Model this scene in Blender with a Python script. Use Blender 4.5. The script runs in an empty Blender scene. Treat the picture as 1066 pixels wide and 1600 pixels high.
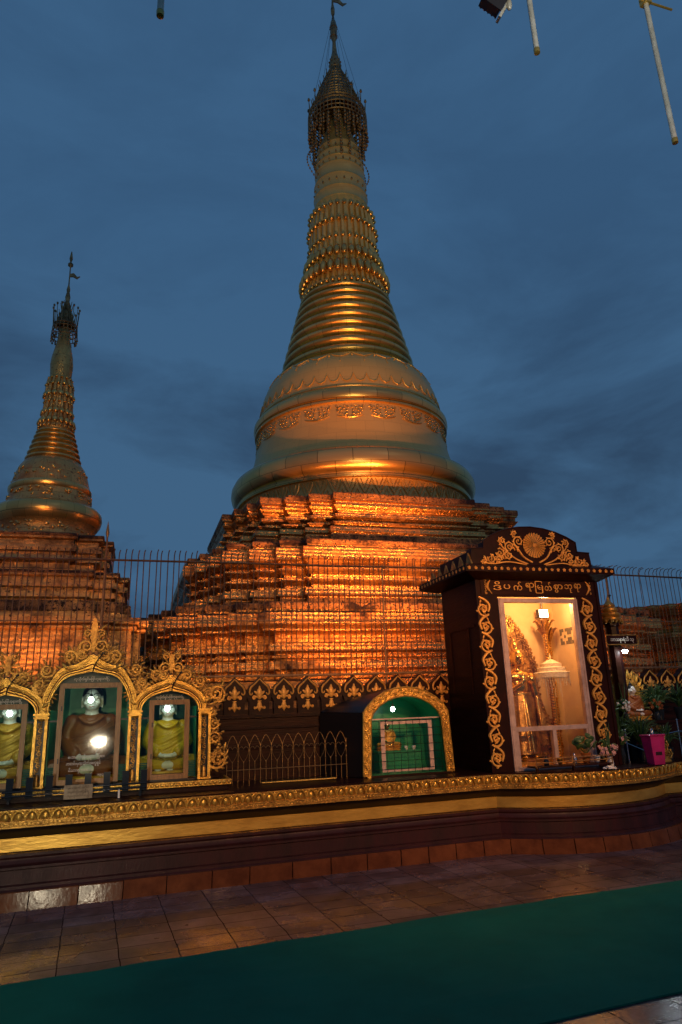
import bpy, bmesh, math, random
from mathutils import Vector, Matrix, noise as mnoise
R = math.radians
PI = math.pi
sc = bpy.context.scene
C = sc.collection
random.seed(7)

# ------------------------------------------------------------------ camera
cam_d = bpy.data.cameras.new('camera')
cam = bpy.data.objects.new('camera', cam_d)
C.objects.link(cam)
cam_d.sensor_fit = 'VERTICAL'
cam_d.sensor_height = 36.0
cam_d.lens = 36.0 * 1067.0 / 1600.0
cam_d.clip_start = 0.05
cam_d.clip_end = 3000
XA = Vector((0.959, -0.282, -0.035)).normalized()         # image right in world
FW = Vector((0.280, 0.918, 0.280)).normalized()           # view direction
XA = (XA - FW * XA.dot(FW)).normalized()
UP = XA.cross(FW)
EYE = Vector((0, 0, 1.6))
cam.matrix_world = Matrix(((XA.x, UP.x, -FW.x, EYE.x), (XA.y, UP.y, -FW.y, EYE.y), (XA.z, UP.z, -FW.z, EYE.z), (0, 0, 0, 1)))
sc.camera = cam

# ------------------------------------------------------------------ render, world, sun
sc.render.engine = 'CYCLES'
sc.cycles.use_denoising = True
sc.cycles.max_bounces = 7
sc.cycles.diffuse_bounces = 3
sc.cycles.glossy_bounces = 4
sc.cycles.transparent_max_bounces = 12
sc.cycles.sample_clamp_indirect = 3.0
sc.cycles.blur_glossy = 0.5
sc.view_settings.view_transform = 'Standard'
sc.view_settings.look = 'None'
sc.view_settings.exposure = 0.0
sc.view_settings.gamma = 1.0

W = bpy.data.worlds.new('World')
sc.world = W
W.use_nodes = True
nt = W.node_tree
nt.nodes.clear()
def wn(t, **k):
    n = nt.nodes.new(t)
    for a, b in k.items():
        setattr(n, a, b)
    return n
wo = wn('ShaderNodeOutputWorld'); bg = wn('ShaderNodeBackground')
sky = wn('ShaderNodeTexSky'); sky.sky_type = 'NISHITA'; sky.sun_disc = False
sky.sun_elevation = R(-4.0); sky.sun_rotation = R(200); sky.air_density = 1.0; sky.dust_density = 1.0; sky.ozone_density = 3.0
tc = wn('ShaderNodeTexCoord'); mp = wn('ShaderNodeMapping')
mp.inputs['Scale'].default_value = (1.0, 1.0, 2.6)
nz = wn('ShaderNodeTexNoise'); nz.inputs['Scale'].default_value = 2.7; nz.inputs['Detail'].default_value = 6.0; nz.inputs['Roughness'].default_value = 0.58
nz.inputs['Distortion'].default_value = 0.35
mp.inputs['Location'].default_value = (3.1, 1.7, 0.4)
nt.links.new(tc.outputs['Generated'], mp.inputs['Vector']); nt.links.new(mp.outputs['Vector'], nz.inputs['Vector'])
rp = wn('ShaderNodeValToRGB')
rp.color_ramp.elements[0].position = 0.36; rp.color_ramp.elements[0].color = (0.026, 0.058, 0.112, 1)
rp.color_ramp.elements[1].position = 0.59; rp.color_ramp.elements[1].color = (0.050, 0.122, 0.226, 1)
nt.links.new(nz.outputs['Fac'], rp.inputs['Fac'])
sep = wn('ShaderNodeSeparateXYZ'); nt.links.new(tc.outputs['Generated'], sep.inputs[0])
mr = wn('ShaderNodeMapRange'); mr.inputs['From Min'].default_value = 0.30; mr.inputs['From Max'].default_value = 0.62
mr.inputs['To Min'].default_value = 1.0; mr.inputs['To Max'].default_value = 0.30
nt.links.new(sep.outputs['Z'], mr.inputs['Value'])
mx = wn('ShaderNodeMix', data_type='RGBA')
mx.inputs[6].default_value = (0.039, 0.107, 0.218, 1)
nt.links.new(mr.outputs[0], mx.inputs[0]); nt.links.new(rp.outputs[0], mx.inputs[7])
skm = wn('ShaderNodeMix', data_type='RGBA', blend_type='ADD'); skm.inputs[0].default_value = 0.05
nt.links.new(mx.outputs[2], skm.inputs[6]); nt.links.new(sky.outputs[0], skm.inputs[7])
nt.links.new(skm.outputs[2], bg.inputs['Color']); bg.inputs['Strength'].default_value = 1.0
nt.links.new(bg.outputs[0], wo.inputs[0])

sun_d = bpy.data.lights.new('sun', 'SUN'); sun_d.energy = 0.02; sun_d.angle = R(20); sun_d.color = (0.6, 0.75, 1.0)
sun = bpy.data.objects.new('sun', sun_d); C.objects.link(sun); sun.rotation_euler = (R(50), 0, R(20))

def lamp(name, kind, loc, energy, color, radius=0.1, target=None, size=None, blend=0.6):
    d = bpy.data.lights.new(name, kind); d.energy = energy; d.color = color
    d.shadow_soft_size = radius
    if kind == 'SPOT':
        d.spot_size = R(size); d.spot_blend = blend
    o = bpy.data.objects.new(name, d); C.objects.link(o); o.location = loc
    if target is not None:
        o.rotation_euler = (Vector(target) - Vector(loc)).to_track_quat('-Z', 'Y').to_euler()
    return o
AMBER = (1.0, 0.28, 0.07)
WARM = (1.0, 0.60, 0.28)
# sodium floodlights on the walkway between the tall fence and the stupas, plus added fills
for (x, y, z), e, tgt, size, bl in (
        ((4.5, 9.25, 1.9), 62, (4.6, 12.0, 3.1), 80, 1.0),             # hot spot on the lowest cornice
        ((5.4, 9.30, 1.15), 1350, (5.9, 16.0, 12.5), 46, 1.0),        # up at the bell and rings
        ((-.2, 9.25, 1.6), 800, (4.9, 15.8, 12.0), 40, 1.0),         # the same from further left
        ((0.4, 9.25, 2.1), 150, (3.0, 14.2, 5.4), 74, 1.0),           # behind the triple shrine
        ((3.4, 9.25, 1.9), 1050, (4.4, 14.2, 5.4), 70, 1.0),          # behind the merlons
        ((5.2, 9.05, 3.1), 2500, (4.2, 14.0, 6.1), 62, 1.0),          # behind the tall cabinet
        ((6.0, 9.05, 2.4), 110, (3.4, 12.2, 2.9), 110, 1.0),
        ((3.2, -2.0, 3.2), 800, (4.4, 13.2, 4.4), 36, 1.0),           # weak unseen fill, added behind the camera to lift the terrace recesses
        ((9.5, 9.20, 1.9), 200, (10.6, 14.5, 3.4), 80, 1.0),
        ((-1.3, 9.15, 1.9), 90, (-1.2, 11.0, 4.6), 90, 1.0),
        ((-2.0, -2.0, 3.0), 1000, (-1.2, 10.6, 4.4), 25, 0.8)):        # unseen spot, added behind the camera to brighten the small stupa
    lamp('stupa_flood_and_fill', 'SPOT', (x, y, z), e, AMBER, 0.13, tgt, size, bl)
# unseen pale spot, added behind the camera to brighten the bell and spire
lamp('bell_fill', 'SPOT', (1.0, -3.0, 5.2), 3300, (1.0, 0.76, 0.36), 0.25, (5.9, 18.0, 17.0), 52, 1.0)
lamp('bell_fill', 'SPOT', (-3.0, -3.0, 5.2), 900, (1.0, 0.70, 0.32), 0.2, (-1.42, 11.4, 6.6), 24, 1.0)  # another unseen pale fill, added for the small stupa's bell and crown
# white lamp standing behind the camera, seen reflected in the middle glass door and the wet kerb
lamp('standing_lamp', 'SPOT', (-0.66, -0.5, 1.14), 420, (1.0, 0.86, 0.60), 0.06, (-1.7, 8.0, 0.6), 40, 1.0)
lamp('pipe_fill', 'SPOT', (1.6, 0.3, 4.3), 170, (1.0, 0.95, 0.85), 0.10, (2.3, 2.5, 5.6), 80, 1.0)  # unseen white fill, added to brighten the hanging pipes
# warm lamps of the awning over the walkway the camera stands on
lamp('awning_lamp', 'SPOT', (-1.6, -2.0, 4.6), 620, (1.0, 0.66, 0.32), 0.15, (-0.2, 8.0, 1.6), 34, 1.0)
lamp('awning_lamp', 'SPOT', (3.0, -2.0, 4.6), 1500, (1.0, 0.46, 0.16), 0.15, (2.6, 8.0, 1.4), 42, 1.0)
lamp('awning_lamp', 'SPOT', (6.0, -2.0, 4.6), 1300, (1.0, 0.50, 0.19), 0.15, (5.2, 8.0, 2.2), 44, 1.0)

# ------------------------------------------------------------------ materials
def mat(name, c1, c2=None, scale=6.0, rough=0.5, metal=0.0, bump=0.0, bscale=30.0, lo=0.35, hi=0.65, rough2=None, stretch=None, spec=None, coat=0.0):
    m = bpy.data.materials.new(name); m.use_nodes = True
    n = m.node_tree; N = n.nodes; L = n.links
    b = N['Principled BSDF']
    b.inputs['Base Color'].default_value = (*c1, 1); b.inputs['Roughness'].default_value = rough; b.inputs['Metallic'].default_value = metal
    if spec is not None: b.inputs['Specular IOR Level'].default_value = spec
    if coat: b.inputs['Coat Weight'].default_value = coat; b.inputs['Coat Roughness'].default_value = 0.1
    co = N.new('ShaderNodeTexCoord'); vec = co.outputs['Object']
    if stretch:
        mm = N.new('ShaderNodeMapping'); mm.inputs['Scale'].default_value = stretch; L.new(vec, mm.inputs[0]); vec = mm.outputs[0]
    if c2 is not None:
        t = N.new('ShaderNodeTexNoise'); t.inputs['Scale'].default_value = scale; t.inputs['Detail'].default_value = 6; t.inputs['Roughness'].default_value = 0.65
        L.new(vec, t.inputs['Vector'])
        r = N.new('ShaderNodeMapRange'); r.inputs['From Min'].default_value = lo; r.inputs['From Max'].default_value = hi
        L.new(t.outputs['Fac'], r.inputs['Value'])
        mxx = N.new('ShaderNodeMix'); mxx.data_type = 'RGBA'
        mxx.inputs[6].default_value = (*c1, 1); mxx.inputs[7].default_value = (*c2, 1)
        L.new(r.outputs[0], mxx.inputs[0]); L.new(mxx.outputs[2], b.inputs['Base Color'])
        if rough2 is not None:
            r2 = N.new('ShaderNodeMapRange'); r2.inputs['To Min'].default_value = rough; r2.inputs['To Max'].default_value = rough2
            L.new(r.outputs[0], r2.inputs['Value']); L.new(r2.outputs[0], b.inputs['Roughness'])
    if bump:
        t2 = N.new('ShaderNodeTexNoise'); t2.inputs['Scale'].default_value = bscale; t2.inputs['Detail'].default_value = 4
        L.new(vec, t2.inputs['Vector'])
        bp = N.new('ShaderNodeBump'); bp.inputs['Strength'].default_value = bump; bp.inputs['Distance'].default_value = 0.02
        L.new(t2.outputs['Fac'], bp.inputs['Height']); L.new(bp.outputs[0], b.inputs['Normal'])
    return m

def emit(name, col, s):
    m = bpy.data.materials.new(name); m.use_nodes = True
    b = m.node_tree.nodes['Principled BSDF']
    b.inputs['Base Color'].default_value = (*col, 1)
    b.inputs['Emission Color'].default_value = (*col, 1); b.inputs['Emission Strength'].default_value = s
    return m

def glassmat(name, rough=0.02, refl=0.10, tint=(1, 1, 1), bump=0.0):
    m = bpy.data.materials.new(name); m.use_nodes = True
    N = m.node_tree.nodes; L = m.node_tree.links; N.clear()
    o = N.new('ShaderNodeOutputMaterial'); t = N.new('ShaderNodeBsdfTransparent'); g = N.new('ShaderNodeBsdfGlossy'); x = N.new('ShaderNodeMixShader')
    t.inputs[0].default_value = (*tint, 1); g.inputs['Roughness'].default_value = rough
    f = N.new('ShaderNodeLayerWeight'); f.inputs[0].default_value = 0.25
    r = N.new('ShaderNodeMapRange'); r.inputs['To Min'].default_value = refl; r.inputs['To Max'].default_value = 0.9
    L.new(f.outputs['Fresnel'], r.inputs['Value']); L.new(r.outputs[0], x.inputs[0]); L.new(t.outputs[0], x.inputs[1]); L.new(g.outputs[0], x.inputs[2]); L.new(x.outputs[0], o.inputs[0])
    if bump:
        co = N.new('ShaderNodeTexCoord'); mm = N.new('ShaderNodeMapping'); mm.inputs['Scale'].default_value = (30, 30, 6)
        tn = N.new('ShaderNodeTexNoise'); tn.inputs['Scale'].default_value = 3; tn.inputs['Detail'].default_value = 3
        bp = N.new('ShaderNodeBump'); bp.inputs['Strength'].default_value = bump; bp.inputs['Distance'].default_value = 0.01
        L.new(co.outputs['Object'], mm.inputs[0]); L.new(mm.outputs[0], tn.inputs['Vector']); L.new(tn.outputs['Fac'], bp.inputs['Height']); L.new(bp.outputs[0], g.inputs['Normal'])
    return m

def gilded(name, gold, dirt, speck, dirtlo, dirthi, metal=0.8, rough=0.34, plate=(2.2, 3.4), bump=0.35, streak=0.0, topdirt=True, around=0.0, leaf=0.72, joint=0.35, fine=0.0):
    """gold leaf in squares over masonry, with dirt blotches, dark specks and grimy upward ledges"""
    m = bpy.data.materials.new(name); m.use_nodes = True
    n = m.node_tree; N = n.nodes; L = n.links; b = N['Principled BSDF']
    co = N.new('ShaderNodeTexCoord')
    t = N.new('ShaderNodeTexNoise'); t.inputs['Scale'].default_value = 1.6; t.inputs['Detail'].default_value = 9; t.inputs['Roughness'].default_value = 0.72
    L.new(co.outputs['Object'], t.inputs['Vector'])
    r = N.new('ShaderNodeMapRange'); r.inputs['From Min'].default_value = dirtlo; r.inputs['From Max'].default_value = dirthi; L.new(t.outputs['Fac'], r.inputs[0])
    s = N.new('ShaderNodeTexNoise'); s.inputs['Scale'].default_value = 22; s.inputs['Detail'].default_value = 5; s.inputs['Roughness'].default_value = 0.7
    L.new(co.outputs['Object'], s.inputs['Vector'])
    r2 = N.new('ShaderNodeMapRange'); r2.inputs['From Min'].default_value = speck; r2.inputs['From Max'].default_value = speck + 0.07; L.new(s.outputs['Fac'], r2.inputs[0])
    mxa = N.new('ShaderNodeMath'); mxa.operation = 'MAXIMUM'; L.new(r.outputs[0], mxa.inputs[0]); L.new(r2.outputs[0], mxa.inputs[1])
    fac = mxa.outputs[0]
    if topdirt:
        ge = N.new('ShaderNodeNewGeometry'); sx = N.new('ShaderNodeSeparateXYZ'); L.new(ge.outputs['True Normal'], sx.inputs[0])
        r3 = N.new('ShaderNodeMapRange'); r3.inputs['From Min'].default_value = 0.6; r3.inputs['From Max'].default_value = 0.9; L.new(sx.outputs['Z'], r3.inputs[0])
        m3 = N.new('ShaderNodeMath'); m3.operation = 'MAXIMUM'; L.new(fac, m3.inputs[0]); L.new(r3.outputs[0], m3.inputs[1]); fac = m3.outputs[0]
    # subtle tone change from leaf to leaf
    br = N.new('ShaderNodeTexBrick'); br.offset = 0.5
    br.inputs['Scale'].default_value = 1.0; br.inputs['Brick Width'].default_value = 1.0 / plate[0]; br.inputs['Row Height'].default_value = 1.0 / plate[1]
    br.inputs['Mortar Size'].default_value = 0.006; br.inputs['Color1'].default_value = (*gold, 1); br.inputs['Color2'].default_value = (*[c * leaf for c in gold], 1)
    br.inputs['Mortar'].default_value = (*[c * joint for c in gold], 1)
    cb = N.new('ShaderNodeCombineXYZ'); sp = N.new('ShaderNodeSeparateXYZ'); L.new(co.outputs['Object'], sp.inputs[0])
    ad = N.new('ShaderNodeMath'); ad.operation = 'ADD'; L.new(sp.outputs['X'], ad.inputs[0]); L.new(sp.outputs['Y'], ad.inputs[1])
    if around:
        at_ = N.new('ShaderNodeMath'); at_.operation = 'ARCTAN2'; L.new(sp.outputs['Y'], at_.inputs[0]); L.new(sp.outputs['X'], at_.inputs[1])
        ml = N.new('ShaderNodeMath'); ml.operation = 'MULTIPLY'; ml.inputs[1].default_value = around; L.new(at_.outputs[0], ml.inputs[0]); L.new(ml.outputs[0], cb.inputs[0])
    else: L.new(ad.outputs[0], cb.inputs[0])
    L.new(sp.outputs['Z'], cb.inputs[1]); L.new(cb.outputs[0], br.inputs['Vector'])
    mm = N.new('ShaderNodeMix'); mm.data_type = 'RGBA'; mm.inputs[7].default_value = (*dirt, 1)
    L.new(br.outputs['Color'], mm.inputs[6]); L.new(fac, mm.inputs[0]); L.new(mm.outputs[2], b.inputs['Base Color'])
    me = N.new('ShaderNodeMapRange'); me.inputs['To Min'].default_value = metal; me.inputs['To Max'].default_value = 0.0; L.new(fac, me.inputs[0]); L.new(me.outputs[0], b.inputs['Metallic'])
    ro = N.new('ShaderNodeMapRange'); ro.inputs['To Min'].default_value = rough; ro.inputs['To Max'].default_value = 0.8; L.new(fac, ro.inputs[0]); L.new(ro.outputs[0], b.inputs['Roughness'])
    bp = N.new('ShaderNodeBump'); bp.inputs['Strength'].default_value = bump; bp.inputs['Distance'].default_value = 0.03
    ad2 = N.new('ShaderNodeMath'); ad2.operation = 'ADD'; L.new(s.outputs['Fac'], ad2.inputs[0]); L.new(t.outputs['Fac'], ad2.inputs[1])
    hsrc = ad2.outputs[0]
    if fine:                                              # thin run mouldings
        wv = N.new('ShaderNodeTexWave'); wv.bands_direction = 'Z'; wv.inputs['Scale'].default_value = 4.2; wv.inputs['Distortion'].default_value = 0.25; wv.inputs['Detail'].default_value = 1.0
        L.new(co.outputs['Object'], wv.inputs['Vector'])
        ma = N.new('ShaderNodeMath'); ma.operation = 'MULTIPLY_ADD'; ma.inputs[1].default_value = fine; L.new(wv.outputs['Fac'], ma.inputs[0]); L.new(ad2.outputs[0], ma.inputs[2]); hsrc = ma.outputs[0]
    L.new(hsrc, bp.inputs['Height']); L.new(bp.outputs[0], b.inputs['Normal'])
    return m

M = {}
M['terrace'] = gilded('terrace_gold', (0.82, 0.43, 0.12), (0.026, 0.011, 0.006), 0.575, 0.51, 0.66, metal=0.90, rough=0.27, bump=0.55, joint=.80, leaf=.84, fine=.38)
M['old_terrace'] = gilded('worn_terrace_gold', (0.70, 0.42, 0.14), (0.035, 0.017, 0.008), 0.57, 0.47, 0.64, metal=0.85, rough=0.30, bump=0.5, plate=(3, 4), joint=.80, leaf=.82, fine=.30)
M['stained'] = gilded('stained_slab_gold', (0.60, 0.32, 0.10), (0.022, 0.010, 0.006), 0.50, 0.40, 0.58, metal=0.6, rough=0.45, bump=0.7, joint=.7, leaf=.8)
M['bell'] = gilded('bell_gold', (0.62, 0.43, 0.125), (0.36, 0.23, 0.06), 0.78, 0.60, 0.90, metal=0.40, rough=0.36, plate=(2.2, 3.0), bump=0.10, topdirt=False, around=2.6, leaf=.93, joint=.80)
M['old_gold'] = gilded('worn_bell_gold', (0.62, 0.40, 0.13), (0.05, 0.026, 0.012), 0.58, 0.50, 0.72, metal=0.75, rough=0.32, plate=(4, 5), bump=0.4, topdirt=False, around=.8, joint=.6)
M['ring_gold'] = gilded('ring_gold', (0.80, 0.52, 0.16), (0.10, 0.06, 0.03), 0.76, 0.64, 0.90, metal=0.85, rough=0.28, plate=(2, 3), bump=0.10, topdirt=False, around=2.0)
M['hti'] = mat('hti_metal', (0.42, 0.30, 0.13), (0.11, 0.07, 0.03), 9, 0.45, 0.6)
M['gilt_flat'] = mat('gilt_paint', (0.84, 0.44, 0.09), (0.50, 0.22, 0.04), 16, 0.42, 0.30, 0.25, 60, 0.45, 0.75)
M['gilt'] = mat('gilt_carving', (0.88, 0.53, 0.10), (0.34, 0.15, 0.025), 14, 0.33, 0.68, 0.25, 60, 0.45, 0.75)
M['gilt_dull'] = mat('dull_gilt_carving', (0.64, 0.36, 0.075), (0.20, 0.09, 0.02), 12, 0.38, 0.68, 0.25, 60, 0.4, 0.7)
M['gilt_band'] = mat('gilt_band', (0.86, 0.52, 0.10), (0.52, 0.27, 0.045), 2.2, 0.36, 0.65, 0.12, 12, 0.4, 0.75, stretch=(1, 1, 3))
M['lacquer'] = mat('dark_red_lacquer', (0.026, 0.006, 0.004), (0.012, 0.004, 0.003), 5, 0.38, 0, 0.1, 16, spec=0.12)
M['plinth'] = mat('maroon_plinth_paint', (0.055, 0.016, 0.016), (0.026, 0.008, 0.009), 3, 0.33, 0, 0.15, 25, rough2=0.55, spec=0.3, stretch=(2.2, 2.2, .7))
M['wood'] = mat('dark_teak_boards', (0.036, 0.010, 0.005), (0.015, 0.005, 0.003), 3, 0.42, 0, 0.15, 9, stretch=(1, 1, 9), spec=0.12)
M['black'] = mat('black_paint', (0.012, 0.009, 0.009), None, rough=0.4)
M['kerb'] = mat('red_brown_kerb_tile', (0.175, 0.060, 0.024), (0.095, 0.031, 0.014), 5, 0.10, 0, 0.04, 22, rough2=0.15, spec=0.055)
M['iron'] = mat('rusty_iron', (0.30, 0.17, 0.08), (0.14, 0.08, 0.04), 20, 0.5, 0.3)
M['wire'] = mat('gold_painted_wire', (0.42, 0.27, 0.10), None, rough=0.42, metal=0.6)
M['green'] = mat('green_niche_paint', (0.014, 0.28, 0.105), (0.009, 0.18, 0.07), 4, 0.35, 0, 0.1, 20)
M['teal'] = mat('teal_stripes', (0.015, 0.12, 0.12), None, rough=0.5)
M['frame_wood'] = mat('varnished_door_frame', (0.36, 0.19, 0.06), (0.20, 0.10, 0.03), 6, 0.38, 0, 0.1, 20, stretch=(6, 6, 1))
M['alu'] = mat('pinkish_aluminium', (0.62, 0.46, 0.42), (0.42, 0.30, 0.27), 9, 0.42, 0.35, 0.15, 40)
M['glass'] = glassmat('window_glass', 0.02, 0.05)
M['wetglass'] = glassmat('wet_door_glass', 0.04, 0.035, (0.70, 0.88, 0.78), bump=0.010)
M['bulb'] = emit('white_bulb', (0.92, 1.0, 0.96), 34)
M['led'] = emit('white_led', (0.85, 0.95, 1.0), 150)
M['flood'] = emit('warm_floodlight_face', (1.0, 0.72, 0.36), 22)
M['white'] = mat('white_paint', (0.80, 0.78, 0.74), None, rough=0.5)
M['skin'] = mat('white_statue_face', (0.80, 0.78, 0.72), None, rough=0.4)
M['hair'] = mat('black_statue_hair', (0.015, 0.013, 0.014), None, rough=0.4, bump=0.4, bscale=90)
M['dark_line'] = mat('dark_painted_line', (0.03, 0.015, 0.012), None, rough=0.6)
M['lip'] = mat('red_lips', (0.35, 0.05, 0.04), None, rough=0.5)
M['robe_yellow'] = mat('yellow_satin_robe', (0.72, 0.46, 0.01), (0.52, 0.29, 0.004), 5, 0.34, 0, 0.2, 8)
M['robe_orange'] = mat('orange_brown_robe', (0.32, 0.095, 0.014), (0.20, 0.055, 0.008), 5, 0.42, 0, 0.2, 8)
M['robe_gold'] = mat('golden_robe', (0.74, 0.40, 0.04), (0.50, 0.24, 0.02), 6, 0.34, 0.2, 0.2, 10)
M['polished'] = mat('polished_gold', (0.86, 0.58, 0.18), (0.60, 0.36, 0.09), 8, 0.20, 0.95, 0.12, 30)
M['dark_gold'] = mat('antique_gold', (0.58, 0.33, 0.10), (0.20, 0.10, 0.03), 10, 0.30, 0.85, 0.4, 45)
M['cream'] = mat('cream_wall', (0.80, 0.62, 0.40), (0.72, 0.52, 0.30), 3, 0.7)
M['steel'] = mat('stainless_steel', (0.50, 0.50, 0.52), None, rough=0.22, metal=1.0)
M['blueblack'] = mat('blue_black_gloss_paint', (0.016, 0.022, 0.032), None, rough=0.09, spec=0.35)
M['leaf'] = mat('dark_leaf', (0.022, 0.065, 0.018), (0.045, 0.11, 0.03), 8, 0.4)
M['pink_flower'] = mat('pink_petals', (0.55, 0.22, 0.24), (0.70, 0.48, 0.46), 20, 0.6)
M['pink'] = mat('magenta_plastic', (0.60, 0.03, 0.20), (0.42, 0.02, 0.14), 3, 0.2, 0, coat=0.5)
M['china'] = mat('white_china', (0.72, 0.72, 0.72), None, rough=0.2)
M['pipe'] = mat('white_pipe', (0.62, 0.60, 0.50), (0.36, 0.32, 0.22), 7, 0.28, 0.2, 0.2, 60)
M['brass'] = mat('brass_cap', (0.50, 0.34, 0.08), None, rough=0.4, metal=0.7)
M['board'] = mat('stained_notice_board', (0.42, 0.36, 0.26), (0.16, 0.12, 0.08), 9, 0.7)

def ground_mat():
    m = bpy.data.materials.new('wet_stone_paving'); m.use_nodes = True
    n = m.node_tree; N = n.nodes; L = n.links; b = N['Principled BSDF']
    co = N.new('ShaderNodeTexCoord'); mp = N.new('ShaderNodeMapping'); mp.inputs['Rotation'].default_value = (0, 0, R(-3.0)); mp.inputs['Location'].default_value = (0.1, -0.05, 0)
    L.new(co.outputs['Object'], mp.inputs[0])
    br = N.new('ShaderNodeTexBrick'); br.offset = 0.0; br.inputs['Scale'].default_value = 1; br.inputs['Brick Width'].default_value = 0.405; br.inputs['Row Height'].default_value = 0.255
    br.inputs['Mortar Size'].default_value = 0.0045; br.inputs['Mortar Smooth'].default_value = 0.2; br.inputs['Bias'].default_value = 0.0
    br.inputs['Color1'].default_value = (0.150, 0.118, 0.122, 1); br.inputs['Color2'].default_value = (0.072, 0.052, 0.053, 1); br.inputs['Mortar'].default_value = (0.028, 0.020, 0.020, 1)
    dn = N.new('ShaderNodeTexNoise'); dn.inputs['Scale'].default_value = 5.0; L.new(mp.outputs[0], dn.inputs['Vector'])
    dv = N.new('ShaderNodeVectorMath'); dv.operation = 'MULTIPLY_ADD'; dv.inputs[1].default_value = (0.022, 0.022, 0); L.new(dn.outputs['Color'], dv.inputs[0]); L.new(mp.outputs[0], dv.inputs[2])
    L.new(dv.outputs[0], br.inputs['Vector'])
    t = N.new('ShaderNodeTexNoise'); t.inputs['Scale'].default_value = 4.5; t.inputs['Detail'].default_value = 12; t.inputs['Roughness'].default_value = 0.7; t.inputs['Distortion'].default_value = 0.6; L.new(mp.outputs[0], t.inputs['Vector'])
    rr = N.new('ShaderNodeValToRGB'); rr.color_ramp.elements[0].position = 0.35; rr.color_ramp.elements[0].color = (0.42, 0.36, 0.33, 1); rr.color_ramp.elements[1].position = 0.68; rr.color_ramp.elements[1].color = (1.45, 1.22, 1.1, 1)
    L.new(t.outputs['Fac'], rr.inputs[0])
    mm = N.new('ShaderNodeMix'); mm.data_type = 'RGBA'; mm.blend_type = 'MULTIPLY'; mm.inputs[0].default_value = 1.0
    L.new(br.outputs['Color'], mm.inputs[6]); L.new(rr.outputs[0], mm.inputs[7])
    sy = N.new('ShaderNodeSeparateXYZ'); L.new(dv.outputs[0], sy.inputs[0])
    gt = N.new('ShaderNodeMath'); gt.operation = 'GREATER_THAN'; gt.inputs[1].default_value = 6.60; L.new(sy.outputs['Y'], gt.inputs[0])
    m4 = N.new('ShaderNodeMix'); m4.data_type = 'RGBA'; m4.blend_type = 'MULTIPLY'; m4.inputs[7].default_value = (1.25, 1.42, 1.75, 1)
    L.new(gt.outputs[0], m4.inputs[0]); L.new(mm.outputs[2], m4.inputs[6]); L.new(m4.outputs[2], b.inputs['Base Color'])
    t2 = N.new('ShaderNodeTexNoise'); t2.inputs['Scale'].default_value = 1.4; t2.inputs['Detail'].default_value = 5; L.new(mp.outputs[0], t2.inputs['Vector'])
    ro = N.new('ShaderNodeMapRange'); ro.inputs['From Min'].default_value = 0.35; ro.inputs['From Max'].default_value = 0.65; ro.inputs['To Min'].default_value = 0.13; ro.inputs['To Max'].default_value = 0.42
    L.new(t2.outputs['Fac'], ro.inputs[0])
    bw = N.new('ShaderNodeRGBToBW'); L.new(br.outputs['Color'], bw.inputs[0])
    rv = N.new('ShaderNodeMapRange'); rv.inputs['From Min'].default_value = 0.03; rv.inputs['From Max'].default_value = 0.10; rv.inputs['To Min'].default_value = 0.12; rv.inputs['To Max'].default_value = -0.02; L.new(bw.outputs[0], rv.inputs[0])
    ra = N.new('ShaderNodeMath'); ra.operation = 'ADD'; L.new(ro.outputs[0], ra.inputs[0]); L.new(rv.outputs[0], ra.inputs[1])
    rg = N.new('ShaderNodeMath'); rg.operation = 'MAXIMUM'; L.new(ra.outputs[0], rg.inputs[0]); L.new(br.outputs['Fac'], rg.inputs[1]); L.new(rg.outputs[0], b.inputs['Roughness'])
    isp = N.new('ShaderNodeMapRange'); isp.inputs['To Min'].default_value = 0.5; isp.inputs['To Max'].default_value = 0.02; L.new(br.outputs['Fac'], isp.inputs[0]); L.new(isp.outputs[0], b.inputs['Specular IOR Level'])
    t3 = N.new('ShaderNodeTexNoise'); t3.inputs['Scale'].default_value = 38; t3.inputs['Detail'].default_value = 6; L.new(mp.outputs[0], t3.inputs['Vector'])
    m2 = N.new('ShaderNodeMath'); m2.operation = 'MULTIPLY_ADD'; m2.inputs[1].default_value = -1.2; L.new(br.outputs['Fac'], m2.inputs[0]); L.new(t3.outputs['Fac'], m2.inputs[2])
    bp = N.new('ShaderNodeBump'); bp.inputs['Strength'].default_value = 0.22; bp.inputs['Distance'].default_value = 0.006; L.new(m2.outputs[0], bp.inputs['Height']); L.new(bp.outputs[0], b.inputs['Normal'])
    return m
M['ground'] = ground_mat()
M['carpet'] = mat('green_felt_carpet', (0.013, 0.165, 0.100), (0.011, 0.135, 0.080), 1.6, 0.95, 0, 0.5, 240, spec=0.1)

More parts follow.
